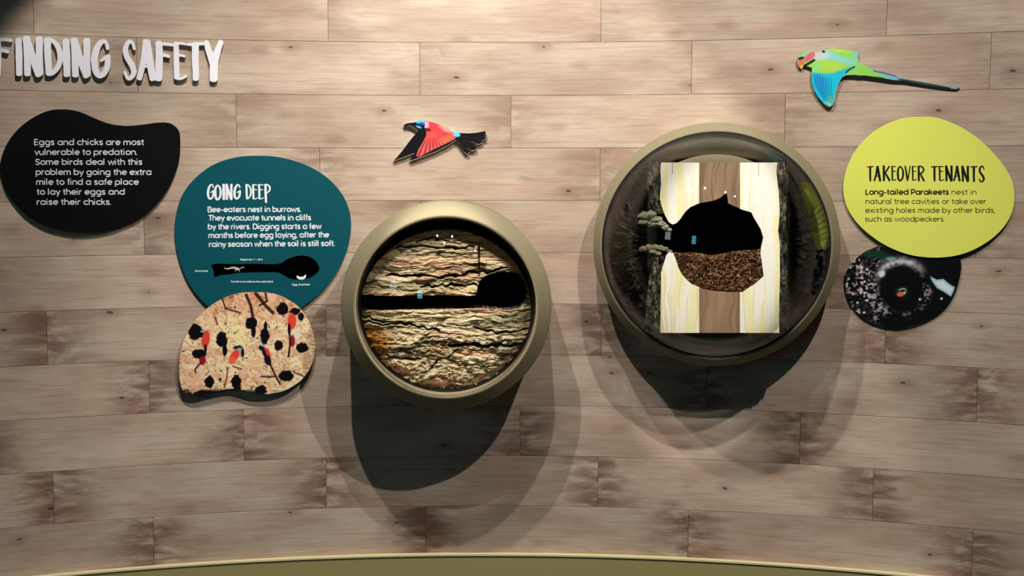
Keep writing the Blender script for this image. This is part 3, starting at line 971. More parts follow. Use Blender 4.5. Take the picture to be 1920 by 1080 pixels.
def paint_hollow(P):
    x = (P[:, 0] - 1570) * 5.685; y = (P[:, 1] - 440) * 5.685
    c = np.ones((len(P), 3)) * np.array([12, 12, 14]) / 255
    n1 = fbm(x / 26, y / 22, 2, 4, .65); n2 = fbm(x / 60, y / 60, 5, 4); n3 = fbm(x / 12, y / 12, 8, 3)
    d = np.sqrt(((x - 690) / 285) ** 2 + ((y - 570) / 290) ** 2)
    ang = np.degrees(np.arctan2(-(y - 570), x - 690))
    left = 1 - sstep(330, 560, x)
    c = mix(c, (196, 170, 170), sstep(.50, .60, n1) * left * sstep(.95, 1.15, d) * (1 - .5 * sstep(600, 950, y)))
    c = mix(c, (240, 232, 228), sstep(.62, .72, n1) * left * sstep(.9, 1.1, d))
    c = mix(c, (14, 10, 12), sstep(.50, .60, fbm((x - y) / 50, (x + y) / 200, 33, 4)) * left * .8)
    ring = np.exp(-((d - 1.0) / .14) ** 2)
    top = sstep(20, 60, ang) * (1 - sstep(150, 178, ang))
    c = mix(c, (176, 172, 174), ring * top * (.6 + .4 * sstep(.35, .65, n2)))
    c = mix(c, (214, 212, 214), ring * sstep(50, 75, ang) * (1 - sstep(120, 145, ang)) * sstep(.35, .55, n1) * .9)
    ll = ring * (sstep(170, 185, np.where(ang < 0, ang + 360, ang)) * (1 - sstep(215, 240, np.where(ang < 0, ang + 360, ang))))
    c = mix(c, (186, 184, 186), np.exp(-((d - 1.05) / .2) ** 2) * (ll > 0) * sstep(.42, .62, n1))
    c = mix(c, (176, 160, 166), ell(x, y, 910, 600, 85, 70, 0, .5, .8) * sstep(.38, .6, n1))
    c = mix(c, (140, 134, 138), ring * ((ang < -5) & (ang > -125)) * sstep(.5, .66, n1) * .75)
    c = mix(c, (225, 228, 235), ell(x, y, 475, 420, 38, 36, 0, .4, .6))
    c = mix(c, (150, 150, 150), ell(x, y, 840, 405, 80, 50, 20, .5, .8) * .7 * sstep(.4, .6, n1))
    core = 1 - sstep(.70, .88, d)
    c = mix(c, (9, 9, 9), core)
    c = mix(c, (20, 60, 40), ell(x, y, 420, 215, 180, 40, 8, .6))
    c = mix(c, (120, 160, 160), ell(x, y, 575, 258, 62, 22, 0, .6))
    pw = [(985, 440), (1060, 478), (1130, 470), (1190, 520), (1255, 560), (1235, 620), (1210, 662), (1130, 610), (1060, 570), (1010, 500)]
    s = pdist(np.stack([x, y], 1), pw)
    c = mix(c, (168, 206, 220), sstep(-6, 8, s)); c = mix(c, (235, 244, 246), sstep(10, 34, s) * .8)
    c = mix(c, (60, 96, 50), ell(x, y, 690, 610, 66, 56, -20, .35) * .6)
    c = mix(c, (236, 104, 74), ell(x, y, 676, 634, 42, 24, -12, .25)); c = mix(c, (150, 190, 150), line(x, y, [(660, 590), (690, 576), (722, 580), (728, 600)], 13, 4))
    c = mix(c, (16, 14, 16), ell(x, y, 705, 600, 20, 12, 0, .3)); c = mix(c, (225, 220, 205), ell(x, y, 716, 618, 12, 12, 0, .4))
    for cx, cy in ((120, 470), (105, 520), (290, 622), (320, 700), (215, 725), (1110, 682), (880, 690), (285, 830), (140, 350)):
        c = mix(c, (236, 230, 228), ell(x, y, cx, cy, 13, 13, 0, .4))
    return c


def paint_beeeater(P):
    x = (P[:, 0] - 720) * 8.727; y = (P[:, 1] - 210) * 8.727
    Q = np.stack([x, y], 1)
    c = np.ones((len(P), 3)) * np.array([22, 18, 20]) / 255
    red = [(640, 130), (830, 165), (960, 215), (1080, 270), (1180, 340), (1190, 400), (1150, 450), (1050, 500), (930, 560), (760, 640), (560, 745), (525, 715), (560, 620), (620, 520), (690, 380), (690, 290), (655, 240)]
    s = sstep(-8, 10, pdist(Q, red))
    c = mix(c, (226, 84, 78), s)
    r = np.hypot(x - 770, y - 260); a = np.degrees(np.arctan2(y - 260, x - 770))
    feather = .5 + .5 * np.cos(a * math.pi / 5.2)
    c = mix(c, (150, 34, 48), s * feather * sstep(110, 300, r) * (a > 20) * (a < 140) * .85)
    c = mix(c, (236, 150, 140), s * (1 - feather) * sstep(180, 360, r) * .5 * (a > 40))
    c = mix(c, (242, 66, 70), s * ell(x, y, 850, 250, 140, 80, 10, .5))
    c = mix(c, (238, 164, 150), s * ell(x, y, 1010, 260, 130, 50, 28, .6) * .9)
    c = mix(c, (214, 176, 202), ell(x, y, 692, 215, 42, 66, 0, .4) * s)
    c = mix(c, (240, 128, 92), s * ell(x, y, 1040, 440, 150, 60, -20, .6) * .6)
    c = mix(c, (58, 14, 22), ell(x, y, 720, 290, 50, 24, 20, .5) * .8)
    c = mix(c, (74, 196, 226), ell(x, y, 590, 160, 80, 32, 0, .25)); c = mix(c, (32, 86, 164), ell(x, y, 610, 208, 60, 36, 0, .35))
    c = mix(c, (16, 18, 30), line(x, y, [(470, 190), (560, 215), (650, 230)], 26, 8)); c = mix(c, (100, 170, 210), ell(x, y, 570, 245, 50, 18, 22, .4))
    c = mix(c, (90, 210, 230), ell(x, y, 1190, 365, 60, 42, 20, .35)); c = mix(c, (170, 226, 214), ell(x, y, 1140, 300, 70, 26, 25, .5))
    c = mix(c, (120, 118, 118), line(x, y, [(400, 215), (480, 240), (550, 290)], 8, 4) * .8)
    for p in ([(1250, 400), (1450, 430), (1650, 400)], [(1240, 450), (1400, 500), (1600, 470)], [(1230, 480), (1350, 640)], [(1300, 500), (1440, 600)]):
        c = mix(c, (70, 62, 66), line(x, y, p, 7, 4) * .7)
    return c


def paint_parakeet(P):
    x = (P[:, 0] - 1480) * 5.647; y = (P[:, 1] - 80) * 5.647
    Q = np.stack([x, y], 1)
    c = np.ones((len(P), 3)) * np.array([150, 216, 96]) / 255
    c = mix(c, (140, 222, 214), ell(x, y, 470, 150, 250, 60, 14, .5)); c = mix(c, (196, 222, 214), ell(x, y, 340, 140, 90, 50, -10, .5))
    c = mix(c, (150, 224, 90), ell(x, y, 600, 115, 140, 36, 16, .35)); c = mix(c, (190, 228, 80), ell(x, y, 520, 85, 130, 16, 8, .5))
    c = mix(c, (130, 216, 200), ell(x, y, 700, 130, 40, 34, 0, .5))
    c = mix(c, (180, 222, 84), ell(x, y, 430, 250, 170, 66, 4, .4)); c = mix(c, (150, 226, 120), ell(x, y, 290, 270, 60, 60, 0, .6))
    wing = [(240, 318), (330, 330), (450, 330), (560, 290), (690, 250), (600, 320), (545, 385), (500, 480), (478, 560), (480, 640), (430, 690), (300, 600), (235, 430)]
    s = sstep(-18, 14, pdist(Q, wing))
    c = mix(c, (26, 196, 226), s)
    c = mix(c, (40, 150, 224), s * ell(x, y, 330, 430, 60, 110, -20, .6) * .8)
    c = mix(c, (120, 214, 190), s * ell(x, y, 440, 640, 60, 70, 0, .6))
    for k in range(7):
        c = mix(c, (14, 70, 120), s * line(x, y, [(262 + k * 30, 340 + k * 6), (290 + k * 26, 470 + k * 10), (372 + k * 16, 610 + k * 6)], 6, 3) * .7)
    c = mix(c, (22, 60, 60), line(x, y, [(690, 258), (640, 280), (600, 318)], 14, 5))
    # head
    c = mix(c, (160, 214, 150), ell(x, y, 170, 130, 80, 42, -20, .4)); c = mix(c, (222, 110, 118), ell(x, y, 215, 150, 76, 34, -38, .3))
    c = mix(c, (230, 116, 80), ell(x, y, 120, 225, 40, 50, 0, .3)); c = mix(c, (232, 196, 120), ell(x, y, 135, 255, 22, 18, 0, .4))
    c = mix(c, (26, 34, 30), ell(x, y, 125, 165, 34, 14, -15, .3)); c = mix(c, (20, 34, 24), line(x, y, [(170, 240), (215, 215), (262, 185)], 24, 6))
    c = mix(c, (16, 20, 18), ell(x, y, 362, 95, 16, 12, 0, .3)); c = mix(c, (236, 190, 200), ell(x, y, 300, 120, 30, 26, 0, .5) * .7)
    # tail
    tl = sstep(880, 1120, x)
    c = mix(c, (120, 190, 210), tl * (y > 300)); c = mix(c, (74, 100, 170), line(x, y, [(900, 298), (1000, 318), (1130, 352)], 20, 7))
    c = mix(c, (150, 172, 180), sstep(1120, 1250, x)); c = mix(c, (30, 36, 44), line(x, y, [(1150, 384), (1450, 432), (1700, 482)], 12, 5) * sstep(1100, 1200, x))
    c = mix(c, (40, 100, 40), line(x, y, [(600, 345), (700, 345), (760, 350), (1000, 372)], 9, 4) * .7)
    return c


# colony photo, stands in front of the teal panel
col_o = [(320 + a / 3.6, 470 + b / 3.6) for a, b in smooth([(590, 280), (700, 290), (800, 333), (870, 385), (920, 450), (955, 530), (973, 610), (970, 700), (945, 785), (895, 860), (830, 912), (760, 948), (680, 966), (600, 968),
         (540, 958), (470, 937), (400, 932), (330, 945), (260, 962), (180, 983), (120, 975), (82, 945), (62, 880), (58, 800), (65, 710), (85, 620), (122, 540), (180, 455), (250, 385), (340, 328), (430, 293), (510, 281)], 3)]
fr, root = panel('photo_panel', col_o, (464, 650), 0.0238, 0.0350, None, M_edge,
                 'rounded photo panel of red birds nesting in a sandy cliff', 'photo panel', spacers=[(420, 700), (510, 700)])
grid_slab('printed_photo', fr, col_o, 0.62, 0.0352, paint_colony, M_print, root, back=0.0339)

hol_o = [(1570 + a / 5.685, 440 + b / 5.685) for a, b in smooth([(73, 500), (80, 440), (115, 355), (178, 278), (260, 205), (360, 150), (500, 110), (700, 90), (900, 90), (1100, 120), (1250, 175), (1305, 245), (1320, 320), (1315, 400), (1290, 520), (1240, 650),
         (1155, 770), (1040, 862), (900, 930), (750, 970), (600, 982), (450, 960), (320, 912), (220, 840), (140, 745), (90, 620)], 3)]
fr, root = panel('photo_panel', hol_o, (1692, 540), 0.0125, 0.0185, None, M_edge,
                 'dark rounded photo panel of a tree hollow below the yellow panel', 'photo panel', spacers=[(1650, 540), (1740, 540)])
grid_slab('printed_photo', fr, hol_o, 0.62, 0.0187, paint_hollow, M_print, root, back=0.0174)

bee_o = [(720 + a / 8.727, 210 + b / 8.727) for a, b in [(315, 222), (345, 200), (380, 185), (430, 178), (490, 172), (540, 150), (600, 140), (660, 142), (720, 150), (830, 178), (950, 218), (1060, 268), (1130, 290), (1190, 330), (1240, 345),
        (1400, 350), (1540, 335), (1655, 312), (1668, 330), (1650, 372), (1680, 385), (1650, 412), (1672, 440), (1630, 455), (1600, 452), (1618, 490), (1560, 525), (1500, 515), (1450, 488), (1415, 480), (1460, 530), (1520, 590), (1495, 615), (1425, 632), (1380, 600), (1330, 560),
        (1395, 655), (1370, 690), (1310, 650), (1265, 580), (1215, 505), (1180, 455), (1120, 490), (1040, 550), (950, 590), (860, 640), (740, 685), (640, 725), (540, 760), (470, 780), (415, 795), (460, 735), (505, 672), (440, 690), (350, 725), (240, 765), (155, 800),
        (215, 735), (300, 635), (400, 500), (480, 400), (558, 318), (500, 270), (460, 245), (400, 228), (335, 236)]]
fr = Frame(825, 265, 0.02)
root = empty('bird_cutout', fr.M, 'flat cut-out picture of a flying bird with red wings and black tail', 'bird cut-out')
bb_ = np.array(bee_o); bb_ = (bb_ - bb_.mean(0)) * (1.008, 1.014) + bb_.mean(0) + (0, .7)
L = fr.locs(bb_, 0.0225)
prism('backing_board', L, 0.011, 0.0225, M_pale_edge, root)
for a, b_ in ((800, 250), (880, 258), (765, 285)):
    x, y = fr.loc(a, b_, 0.01); boxm('mounting_pin', x, y, 0.0085, 0.008, 0.008, 0.006, M_edge, root)
grid_slab('printed_bird', fr, bee_o, 0.55, 0.0230, paint_beeeater, M_print, root, back=0.0226)

par_o = [(1480 + a / 5.647, 80 + b / 5.647) for a, b in [(78, 205), (88, 165), (115, 130), (150, 105), (200, 92), (250, 95), (300, 105), (345, 82), (400, 68), (480, 60), (560, 68), (640, 82), (712, 98), (728, 110), (722, 150), (730, 200), (800, 238), (900, 293), (1000, 312), (1130, 348),
        (1200, 378), (1400, 415), (1600, 446), (1700, 452), (1775, 455), (1795, 478), (1765, 492), (1690, 484), (1450, 442), (1200, 398), (1110, 396), (1040, 384), (930, 365), (790, 345), (745, 352), (690, 342), (600, 345), (560, 365), (525, 430), (500, 500), (482, 570), (478, 625), (455, 665),
        (425, 680), (370, 650), (300, 570), (262, 500), (238, 420), (234, 340), (242, 268), (180, 245), (150, 240), (140, 268), (122, 280), (95, 250)]]
fr = Frame(1620, 140, 0.02)
root = empty('bird_cutout', fr.M, 'flat cut-out picture of a green and blue long-tailed parrot in flight', 'bird cut-out')
bb_ = np.array(par_o); bb_ = (bb_ - bb_.mean(0)) * (1.008, 1.014) + bb_.mean(0) + (0, .7)
L = fr.locs(bb_, 0.0225)
prism('backing_board', L, 0.011, 0.0225, M_edge, root)
for a, b_ in ((1560, 120), (1555, 160), (1620, 135)):
    x, y = fr.loc(a, b_, 0.01); boxm('mounting_pin', x, y, 0.0085, 0.008, 0.008, 0.006, M_edge, root)
grid_slab('printed_bird', fr, par_o, 0.6, 0.0230, paint_parakeet, M_print, root, back=0.0226)


# ------------------------------------------------------------------ display cases
def dome(name, rc, h_rim, hgt, mat, parent, cx, cy, thick=0.004, seg=128, rings=40, ellip=False):
    Rs = (rc * rc + hgt * hgt) / (2 * hgt)
    amax = math.asin(min(1, rc / Rs)) if hgt <= Rs else math.pi - math.asin(rc / Rs)
    v = []; f = []
    for lay, rr in enumerate((Rs, Rs - thick)):
        v.append((cx, cy, h_rim + hgt - Rs + rr))      # same apex height for both profiles
        for k in range(1, rings + 1):
            a = amax * k / rings
            for i in range(seg):
                t = 2 * math.pi * i / seg
                if ellip:
                    b_ = math.pi / 2 * k / rings; sh = thick * lay
                    v.append((cx + (rc - sh) * math.sin(b_) * math.cos(t), cy + (rc - sh) * math.sin(b_) * math.sin(t), h_rim + (hgt - sh) * math.cos(b_)))
                else:
                    v.append((cx + rr * math.sin(a) * math.cos(t), cy + rr * math.sin(a) * math.sin(t), h_rim + hgt - Rs + rr * math.cos(a)))
    m = 1 + rings * seg
    for lay in (0, 1):
        b = lay * m
        for i in range(seg):
            j = (i + 1) % seg
            t = (b, b + 1 + i, b + 1 + j)
            f.append(t if lay == 0 else t[::-1])
            for k in range(rings - 1):
                q = (b + 1 + k * seg + i, b + 1 + (k + 1) * seg + i, b + 1 + (k + 1) * seg + j, b + 1 + k * seg + j)
                f.append(q if lay == 0 else q[::-1])
    e = 1 + (rings - 1) * seg
    for i in range(seg):
        j = (i + 1) % seg
        f.append((e + i, m + e + i, m + e + j, e + j))
    return mesh(name, v, f, mat, parent, smooth_=True)


def px_r(fr, cpx, cpy, rpx, h):
    a = fr.loc(cpx - rpx, cpy, h); b = fr.loc(cpx + rpx, cpy, h)
    return (b[0] - a[0]) / 2


# --- left case: burrow
H1 = 0.285
frA = Frame(836.5, 576.5, H1)
caseA = empty('display_case', frA.M, 'smaller round olive display case with a burrow cut through layered earth', 'display case')
rin = px_r(frA, 836.5, 576.5, 171.5, H1)
rout = px_r(frA, 836, 573, 197.5, H1 - 0.037)
lathe('drum', [(rout, 0.0), (rout, H1 - 0.042), (rout - .003, H1 - 0.037), (rin + .004, H1 - 0.0008), (rin, H1), (rin - 0.001, H1 - 0.001), (rin - 0.001, 0.03)], M_olive, caseA, sagged=True)
lathe('inner_rim', [(rin - 0.0012, H1 - 0.0015), (rin - 0.003, H1 - 0.002), (rin - 0.003, H1 - 0.078), (rin - 0.0012, H1 - 0.078)], M_lip, caseA, closed=True)
lathe('gasket', [(rin - 0.0012, H1 - 0.079), (rin - 0.0012, H1 - 0.100), (rin - 0.012, H1 - 0.100), (rin - 0.012, H1 - 0.079)], M_gasket, caseA, closed=True)
lathe('inner_lining', [(rin - 0.0013, H1 - 0.101), (rin - 0.0013, 0.04), (0.0005, 0.04)], M_void, caseA)
dome('dome_window', rin - 0.0035, H1 - 0.006, 0.10, M_domeA, caseA, 0, 0)

c5 = lambda P: [(640 + a / 2.5725, 360 + b / 2.5725) for a, b in P]
rock_o = c5([(502 + 415 * math.cos(t), 572 + 388 * math.sin(t)) for t in np.linspace(0, 2 * math.pi, 120, endpoint=False)])
tunnel = c5(smooth([(88, 500), (250, 500), (450, 498), (560, 500), (646, 498), (655, 470), (668, 432), (700, 402), (770, 385), (838, 392), (880, 428), (900, 480), (890, 530), (855, 560), (790, 572), (720, 566), (650, 562), (500, 568), (300, 570), (88, 568)], 4))


def rock_fields(P):
    x = (P[:, 0] - 640) * 2.5725; y = (P[:, 1] - 360) * 2.5725
    low = sstep(640, 760, y)
    warp = (fbm(x / 160, y / 90, 3, 4) - .5) * 60 * (1 + low) + (fbm(x / 40, y / 24, 11, 3) - .5) * 14
    yy = y + warp
    strata = fbm(x / 220, yy / 21, 5, 4, .62)
    ledge = vnoise(x / 400, yy / 30, 8)
    fine = fbm(x / 26, yy / 7, 13, 4, .6)
    lump = fbm(x / 26, y / 18, 19, 4, .6)
    cr1 = np.abs(vnoise(x / 300 + 3, yy / 26, 23) - .5)
    crack = 1 - sstep(.0, .05, cr1 + (vnoise(x / 60, yy / 60, 29) - .5) * .05)
    crk = np.zeros(len(P))
    for pts, w in (([(215, 402), (330, 408), (400, 402), (470, 412), (560, 404), (640, 384), (700, 388), (800, 362)], 10), ([(385, 458), (470, 452), (560, 448), (650, 450)], 8), ([(100, 628), (240, 640), (330, 638), (410, 660), (470, 668)], 8),
                   ([(520, 745), (640, 735), (700, 742), (760, 742), (820, 745), (880, 735)], 15), ([(90, 600), (200, 625), (330, 632)], 6), ([(640, 655), (750, 680), (850, 672), (900, 660)], 7),
                   ([(270, 268), (400, 268), (520, 272), (640, 268)], 7), ([(360, 242), (440, 225), (520, 236)], 5), ([(220, 792), (300, 806), (380, 812)], 9), ([(420, 860), (470, 815), (520, 800), (560, 760)], 5), ([(664, 262), (664, 400)], 6)):
        j = (vnoise(x / 22, y / 22, 31) - .5) * 16
        crk = np.maximum(crk, line(x, y + j, pts, w, 4))
    return x, y, yy, strata, ledge, fine, lump, low, crack, crk


def rock_relief(P):
    x, y, yy, s, led, fi, lu, low, ck, crk = rock_fields(P)
    rr = np.sqrt(((x - 502) / 415) ** 2 + ((y - 572) / 388) ** 2)
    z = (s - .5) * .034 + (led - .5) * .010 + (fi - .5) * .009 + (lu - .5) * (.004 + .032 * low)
    z = z - ck * .006 - crk * .02
    z = z - np.clip(rr - .86, 0, 1) * .20
    d = pdist(P, tunnel)
    z = z - sstep(1.5, 5.0, d) * .02
    # rolled lip round the chamber
    return np.maximum(z + .004 * np.exp(-((d + 4) / 4.0) ** 2), -0.06)


def rock_paint(P):
    x, y, yy, s, led, fi, lu, low, ck, crk = rock_fields(P)
    c = np.ones((len(P), 3)) * np.array([226, 206, 168]) / 255
    c = mix(c, (248, 234, 198), sstep(.45, .65, s) * .9)
    c = mix(c, (186, 176, 134), sstep(.5, .7, vnoise(x / 300, yy / 34, 41)) * .8)
    c = mix(c, (226, 180, 146), sstep(.55, .75, vnoise(x / 260 + 7, yy / 26, 43)) * .75)
    c = mix(c, (198, 198, 166), sstep(.5, .7, lu) * low * .8)
    c = mix(c, (214, 150, 70), ell(x, y, 165, 735, 60, 70, 0, .7))
    c = mix(c, (240, 226, 184), ell(x, y, 330, 590, 260, 22, 0, .6) * .9)
    c = mix(c, (186, 188, 150), ell(x, y, 790, 620, 130, 40, -5, .5) * .8)
    c = mix(c, (232, 204, 154), ell(x, y, 560, 470, 110, 20, 0, .6) * .8)
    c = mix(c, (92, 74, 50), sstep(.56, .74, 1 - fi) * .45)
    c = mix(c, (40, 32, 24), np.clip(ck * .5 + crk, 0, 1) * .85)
    return c


rk = empty('burrow_model', frA.M, 'sculpted layered earth model with a dark tunnel and egg chamber, inside the smaller case', 'model')
HR = H1 - 0.060
def half(poly, keep_top):
    A = np.array(poly)
    ymid = 360 + 534 / 2.5725
    return [(x, min(y, ymid) if keep_top else max(y, ymid)) for x, y in poly]
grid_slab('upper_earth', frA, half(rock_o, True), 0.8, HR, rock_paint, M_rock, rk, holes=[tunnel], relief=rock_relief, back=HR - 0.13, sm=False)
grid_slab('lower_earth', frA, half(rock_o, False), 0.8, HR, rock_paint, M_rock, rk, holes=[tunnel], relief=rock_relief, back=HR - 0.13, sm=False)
tl_ = frA.locs(np.array(tunnel), HR)
n_ = len(tl_)
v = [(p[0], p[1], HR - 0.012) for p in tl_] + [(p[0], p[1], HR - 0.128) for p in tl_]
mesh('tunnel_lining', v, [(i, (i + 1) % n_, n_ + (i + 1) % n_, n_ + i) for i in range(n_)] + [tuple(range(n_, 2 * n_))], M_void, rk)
# a core that carries the earth slabs on the lining
lathe('mounting_disc', [(0.0005, 0.042), (rin - 0.03, 0.042), (rin - 0.03, HR - 0.137), (0.0005, HR - 0.137)], M_void, rk)

# --- right case: tree cavity
H2 = 0.158
frB = Frame(1340, 461, H2)
caseB = empty('display_case', frB.M, 'larger round olive display case with a deep clear dome and a cut tree trunk', 'display case')
rinB = px_r(frB, 1340, 461, 216, H2)
routB = px_r(frB, 1343, 459, 232, H2 - 0.026)
lathe('drum', [(routB, 0.0), (routB, H2 - 0.030), (routB - .003, H2 - 0.026), (rinB + .004, H2 - 0.001), (rinB, H2), (rinB - 0.002, H2 - 0.002), (rinB - 0.002, 0.02)], M_olive, caseB, sagged=True)
lathe('gasket', [(rinB - 0.0022, H2 - 0.012), (rinB - 0.0022, H2 - 0.001), (rinB - 0.007, H2 - 0.001), (rinB - 0.007, H2 - 0.012)], M_gasket, caseB, closed=True)
lathe('inner_lining', [(rinB - 0.0025, H2 - 0.014), (rinB - 0.0025, 0.03), (0.0005, 0.03)], M_void, caseB)
dome('dome_window', rinB - 0.003, H2 - 0.003, 0.228, M_domeB, caseB, 0, 0)


def c6(P): return [(1100 + a / 2.348, 220 + b / 2.348) for a, b in P]
HB = H2 - 0.035
bk_o = [(1340 + 205 * math.cos(t), 463 + 203 * math.sin(t)) for t in np.linspace(0, 2 * math.pi, 100, endpoint=False)]


def bark_fields(P):
    x = (P[:, 0] - 1100) * 2.348; y = (P[:, 1] - 220) * 2.348
    side = x < 560
    a = np.where(side, np.arctan2(y - 560, x - 330), np.arctan2(y - 560, 820 - x))
    r = np.where(side, np.hypot(x - 330, y - 560), np.hypot(820 - x, y - 560))
    ridge = fbm(r / 46, a * 19 + (fbm(x / 60, y / 60, 51, 3) - .5) * 5, 53, 4, .6)
    lump = fbm(x / 30, y / 22, 57, 5, .62)
    m = np.where(side, 1 - sstep(430, 640, y) * .6, .35)
    return x, y, ridge * m + lump * (1 - m)


def bark_paint(P):
    x, y, k = bark_fields(P)
    c = np.ones((len(P), 3)) * np.array([26, 25, 18]) / 255
    c = mix(c, (84, 78, 54), sstep(.5, .72, k) * .8)
    c = mix(c, (140, 136, 116), sstep(.68, .8, k) * .6)
    return mix(c, (14, 13, 10), sstep(.5, .3, k) * .8)


def bark_relief(P):
    x, y, k = bark_fields(P)
    rr = np.sqrt(((P[:, 0] - 1340) / 205) ** 2 + ((P[:, 1] - 463) / 203) ** 2)
    inlog = sstep(225, 265, x) * (1 - sstep(895, 935, x)) * sstep(150, 190, y) * (1 - sstep(955, 990, y))
    return ((k - .5) * .05 - np.clip(rr - .8, 0, 1) * .25) * (1 - inlog) - .05 * inlog


bd_ = grid_slab('bark_backdrop', frB, bk_o, 1.0, HB, bark_paint, M_bark, caseB, relief=bark_relief, back=0.032)



def rim_band(name, r_o, w, half, a0, z0, drop, mat_, label, lift=0.0):  # added crescent in place of dome-rim refraction, rolled so it darkens inward
    v = []; f = []; na, ns_ = 48, 8
    for i in range(na + 1):
        t = -1 + 2 * i / na
        a = math.radians(a0 + t * half)
        ww = w * (1 - t * t) + 0.0004
        for k in range(ns_ + 1):
            q = k / ns_
            r = r_o - ww * q
            v.append((r * math.cos(a), r * math.sin(a), z0 - drop * q * q))
        v.append(((r_o - ww) * math.cos(a), (r_o - ww) * math.sin(a), z0 - drop - 0.02))
        v.append((r_o * math.cos(a), r_o * math.sin(a), z0 - drop - 0.02))
    m = ns_ + 3
    for i in range(na):
        for k in range(m):
            k2 = (k + 1) % m
            f.append((i * m + k, (i + 1) * m + k, (i + 1) * m + k2, i * m + k2))
    f.append(tuple(range(m))); f.append(tuple(na * m + k for k in range(m - 1, -1, -1)))
    o = mesh(name, v, f, mat_, caseB)
    bm = bmesh.new(); bm.from_mesh(o.data); bmesh.ops.recalc_face_normals(bm, faces=bm.faces)
    for e in bm.edges:
        if len(e.link_faces) == 2 and e.calc_face_angle(0) > .6: e.smooth = False
    for fc in bm.faces: fc.smooth = True
    bm.to_mesh(o.data); bm.free()
    o['label'] = label
    return o


pxw = rinB / 216
rim_band('refraction_band', rinB - 0.004, 44 * pxw, 50, 90, H2 - 0.010, 0.045, M_rimband, 'grey band added for the dome-rim refraction above the trunk')
rim_band('refraction_band', rinB - 0.004, 34 * pxw, 33, 270, H2 - 0.010, 0.035, M_rimband, 'grey band added for the dome-rim refraction below the trunk')
rim_band('refraction_crescent', rinB - 0.004 - 40 * pxw, 20 * pxw, 36, 90, H2 - 0.030, 0.004, M_lip, 'beige crescent added for the dome refraction just above the trunk')  # added too, imitates the pale crescent refracted in the dome
log = empty('cut_tree_trunk', frB.M, 'upright cut tree trunk with pale wood and a dark nest hole, inside the larger case', 'tree trunk')
HL = H2 + 0.062          # the cut face reaches into the dome
cav = c6([(322, 352), (330, 392), (345, 432), (362, 462), (378, 472), (395, 466), (412, 448), (432, 418), (455, 396), (495, 378), (540, 370), (562, 366), (575, 360), (592, 352), (605, 340), (616, 330), (620, 352), (623, 378), (650, 391), (690, 408), (725, 418), (735, 440), (752, 468),
          (766, 492), (778, 530), (768, 575), (765, 600), (772, 640), (779, 700), (740, 735), (712, 752), (685, 771), (620, 770), (560, 765), (515, 757), (497, 750), (462, 735), (438, 714), (418, 690), (405, 665), (392, 625), (382, 604), (365, 592), (350, 606), (342, 635), (333, 660), (326, 700), (322, 720)])
fx0, fx1, fy0, fy1 = 325, 850, 199, 949


def wood_paint(kind):
    def f(P):
        x = (P[:, 0] - 1100) * 2.348; y = (P[:, 1] - 220) * 2.348
        w = x + (fbm(x / 80, y / 160, 61, 3) - .5) * 46
        g = fbm(w / 9, y / 420, 63, 4, .6); g2 = fbm(w / 34, y / 500, 65, 3)
        if kind == 'heart':
            c = np.ones((len(P), 3)) * np.array([150, 124, 98]) / 255
            c = mix(c, (112, 88, 66), sstep(.5, .75, g) * .7)
            return mix(c, (178, 146, 110), sstep(.5, .7, g2) * .5)
        c = np.ones((len(P), 3)) * np.array([254, 252, 240]) / 255
        c = mix(c, (252, 246, 184), sstep(.42, .64, g2) * .85)
        c = mix(c, (240, 214, 150), sstep(.58, .72, g) * .75 * (.45 + .55 * sstep(600, 800, y)))
        c = mix(c, (120, 96, 60), line(x, y, [(377, 200), (377, 250)], 3, 1) * .7 + line(x, y, [(757, 200), (757, 258)], 3, 1) * .7)
        return c
    return f


def rect(a, b, c_, d): return c6([(a, c_), (b, c_), (b, d), (a, d)])


def inset_cells(poly, hole):
    return poly


TH_ = 0.05
wavL = c6([(328, 199), (495, 199), (495, 949), (325, 949), (326, 800), (328, 700), (322, 640), (322, 352), (328, 290), (325, 240)])
wavR = c6([(675, 199), (838, 199), (836, 250), (846, 330), (850, 420), (843, 500), (850, 560), (851, 700), (847, 850), (848, 949), (675, 949)])
grid_slab('sapwood', frB, wavL, 1.0, HL, wood_paint('sap'), M_log, log, holes=[cav], back=HL - TH_)
for ya, yb2 in ((199, 470), (640, 949)):
    grid_slab('heartwood', frB, rect(495.3, 674.7, ya, yb2), 1.0, HL, wood_paint('heart'), M_log, log, holes=[cav], back=HL - TH_)['label'] = 'brown heartwood band'
grid_slab('sapwood', frB, wavR, 1.0, HL, wood_paint('sap'), M_log, log, holes=[cav], back=HL - TH_)


def barkstrip_paint(P):
    x = (P[:, 0] - 1100) * 2.348; y = (P[:, 1] - 220) * 2.348
    k = fbm(x / 12, y / 40, 71, 4, .6)
    c = np.ones((len(P), 3)) * np.array([52, 51, 40]) / 255
    c = mix(c, (124, 120, 94), sstep(.45, .65, k) * .8)
    return mix(c, (150, 148, 128), ((sstep(.66, .8, k)) + .6 * (1 - sstep(200, 300, y)) * sstep(.45, .6, k)).clip(0, 1))


def barkstrip_relief(P):
    x = (P[:, 0] - 1100) * 2.348; y = (P[:, 1] - 220) * 2.348
    e = np.minimum(np.abs(x - 270), np.abs(x - 890)) / 40
    return (fbm(x / 14, y / 46, 71, 4, .6) - .6) * .03 - .012 * (1 - np.clip(e, 0, 1))


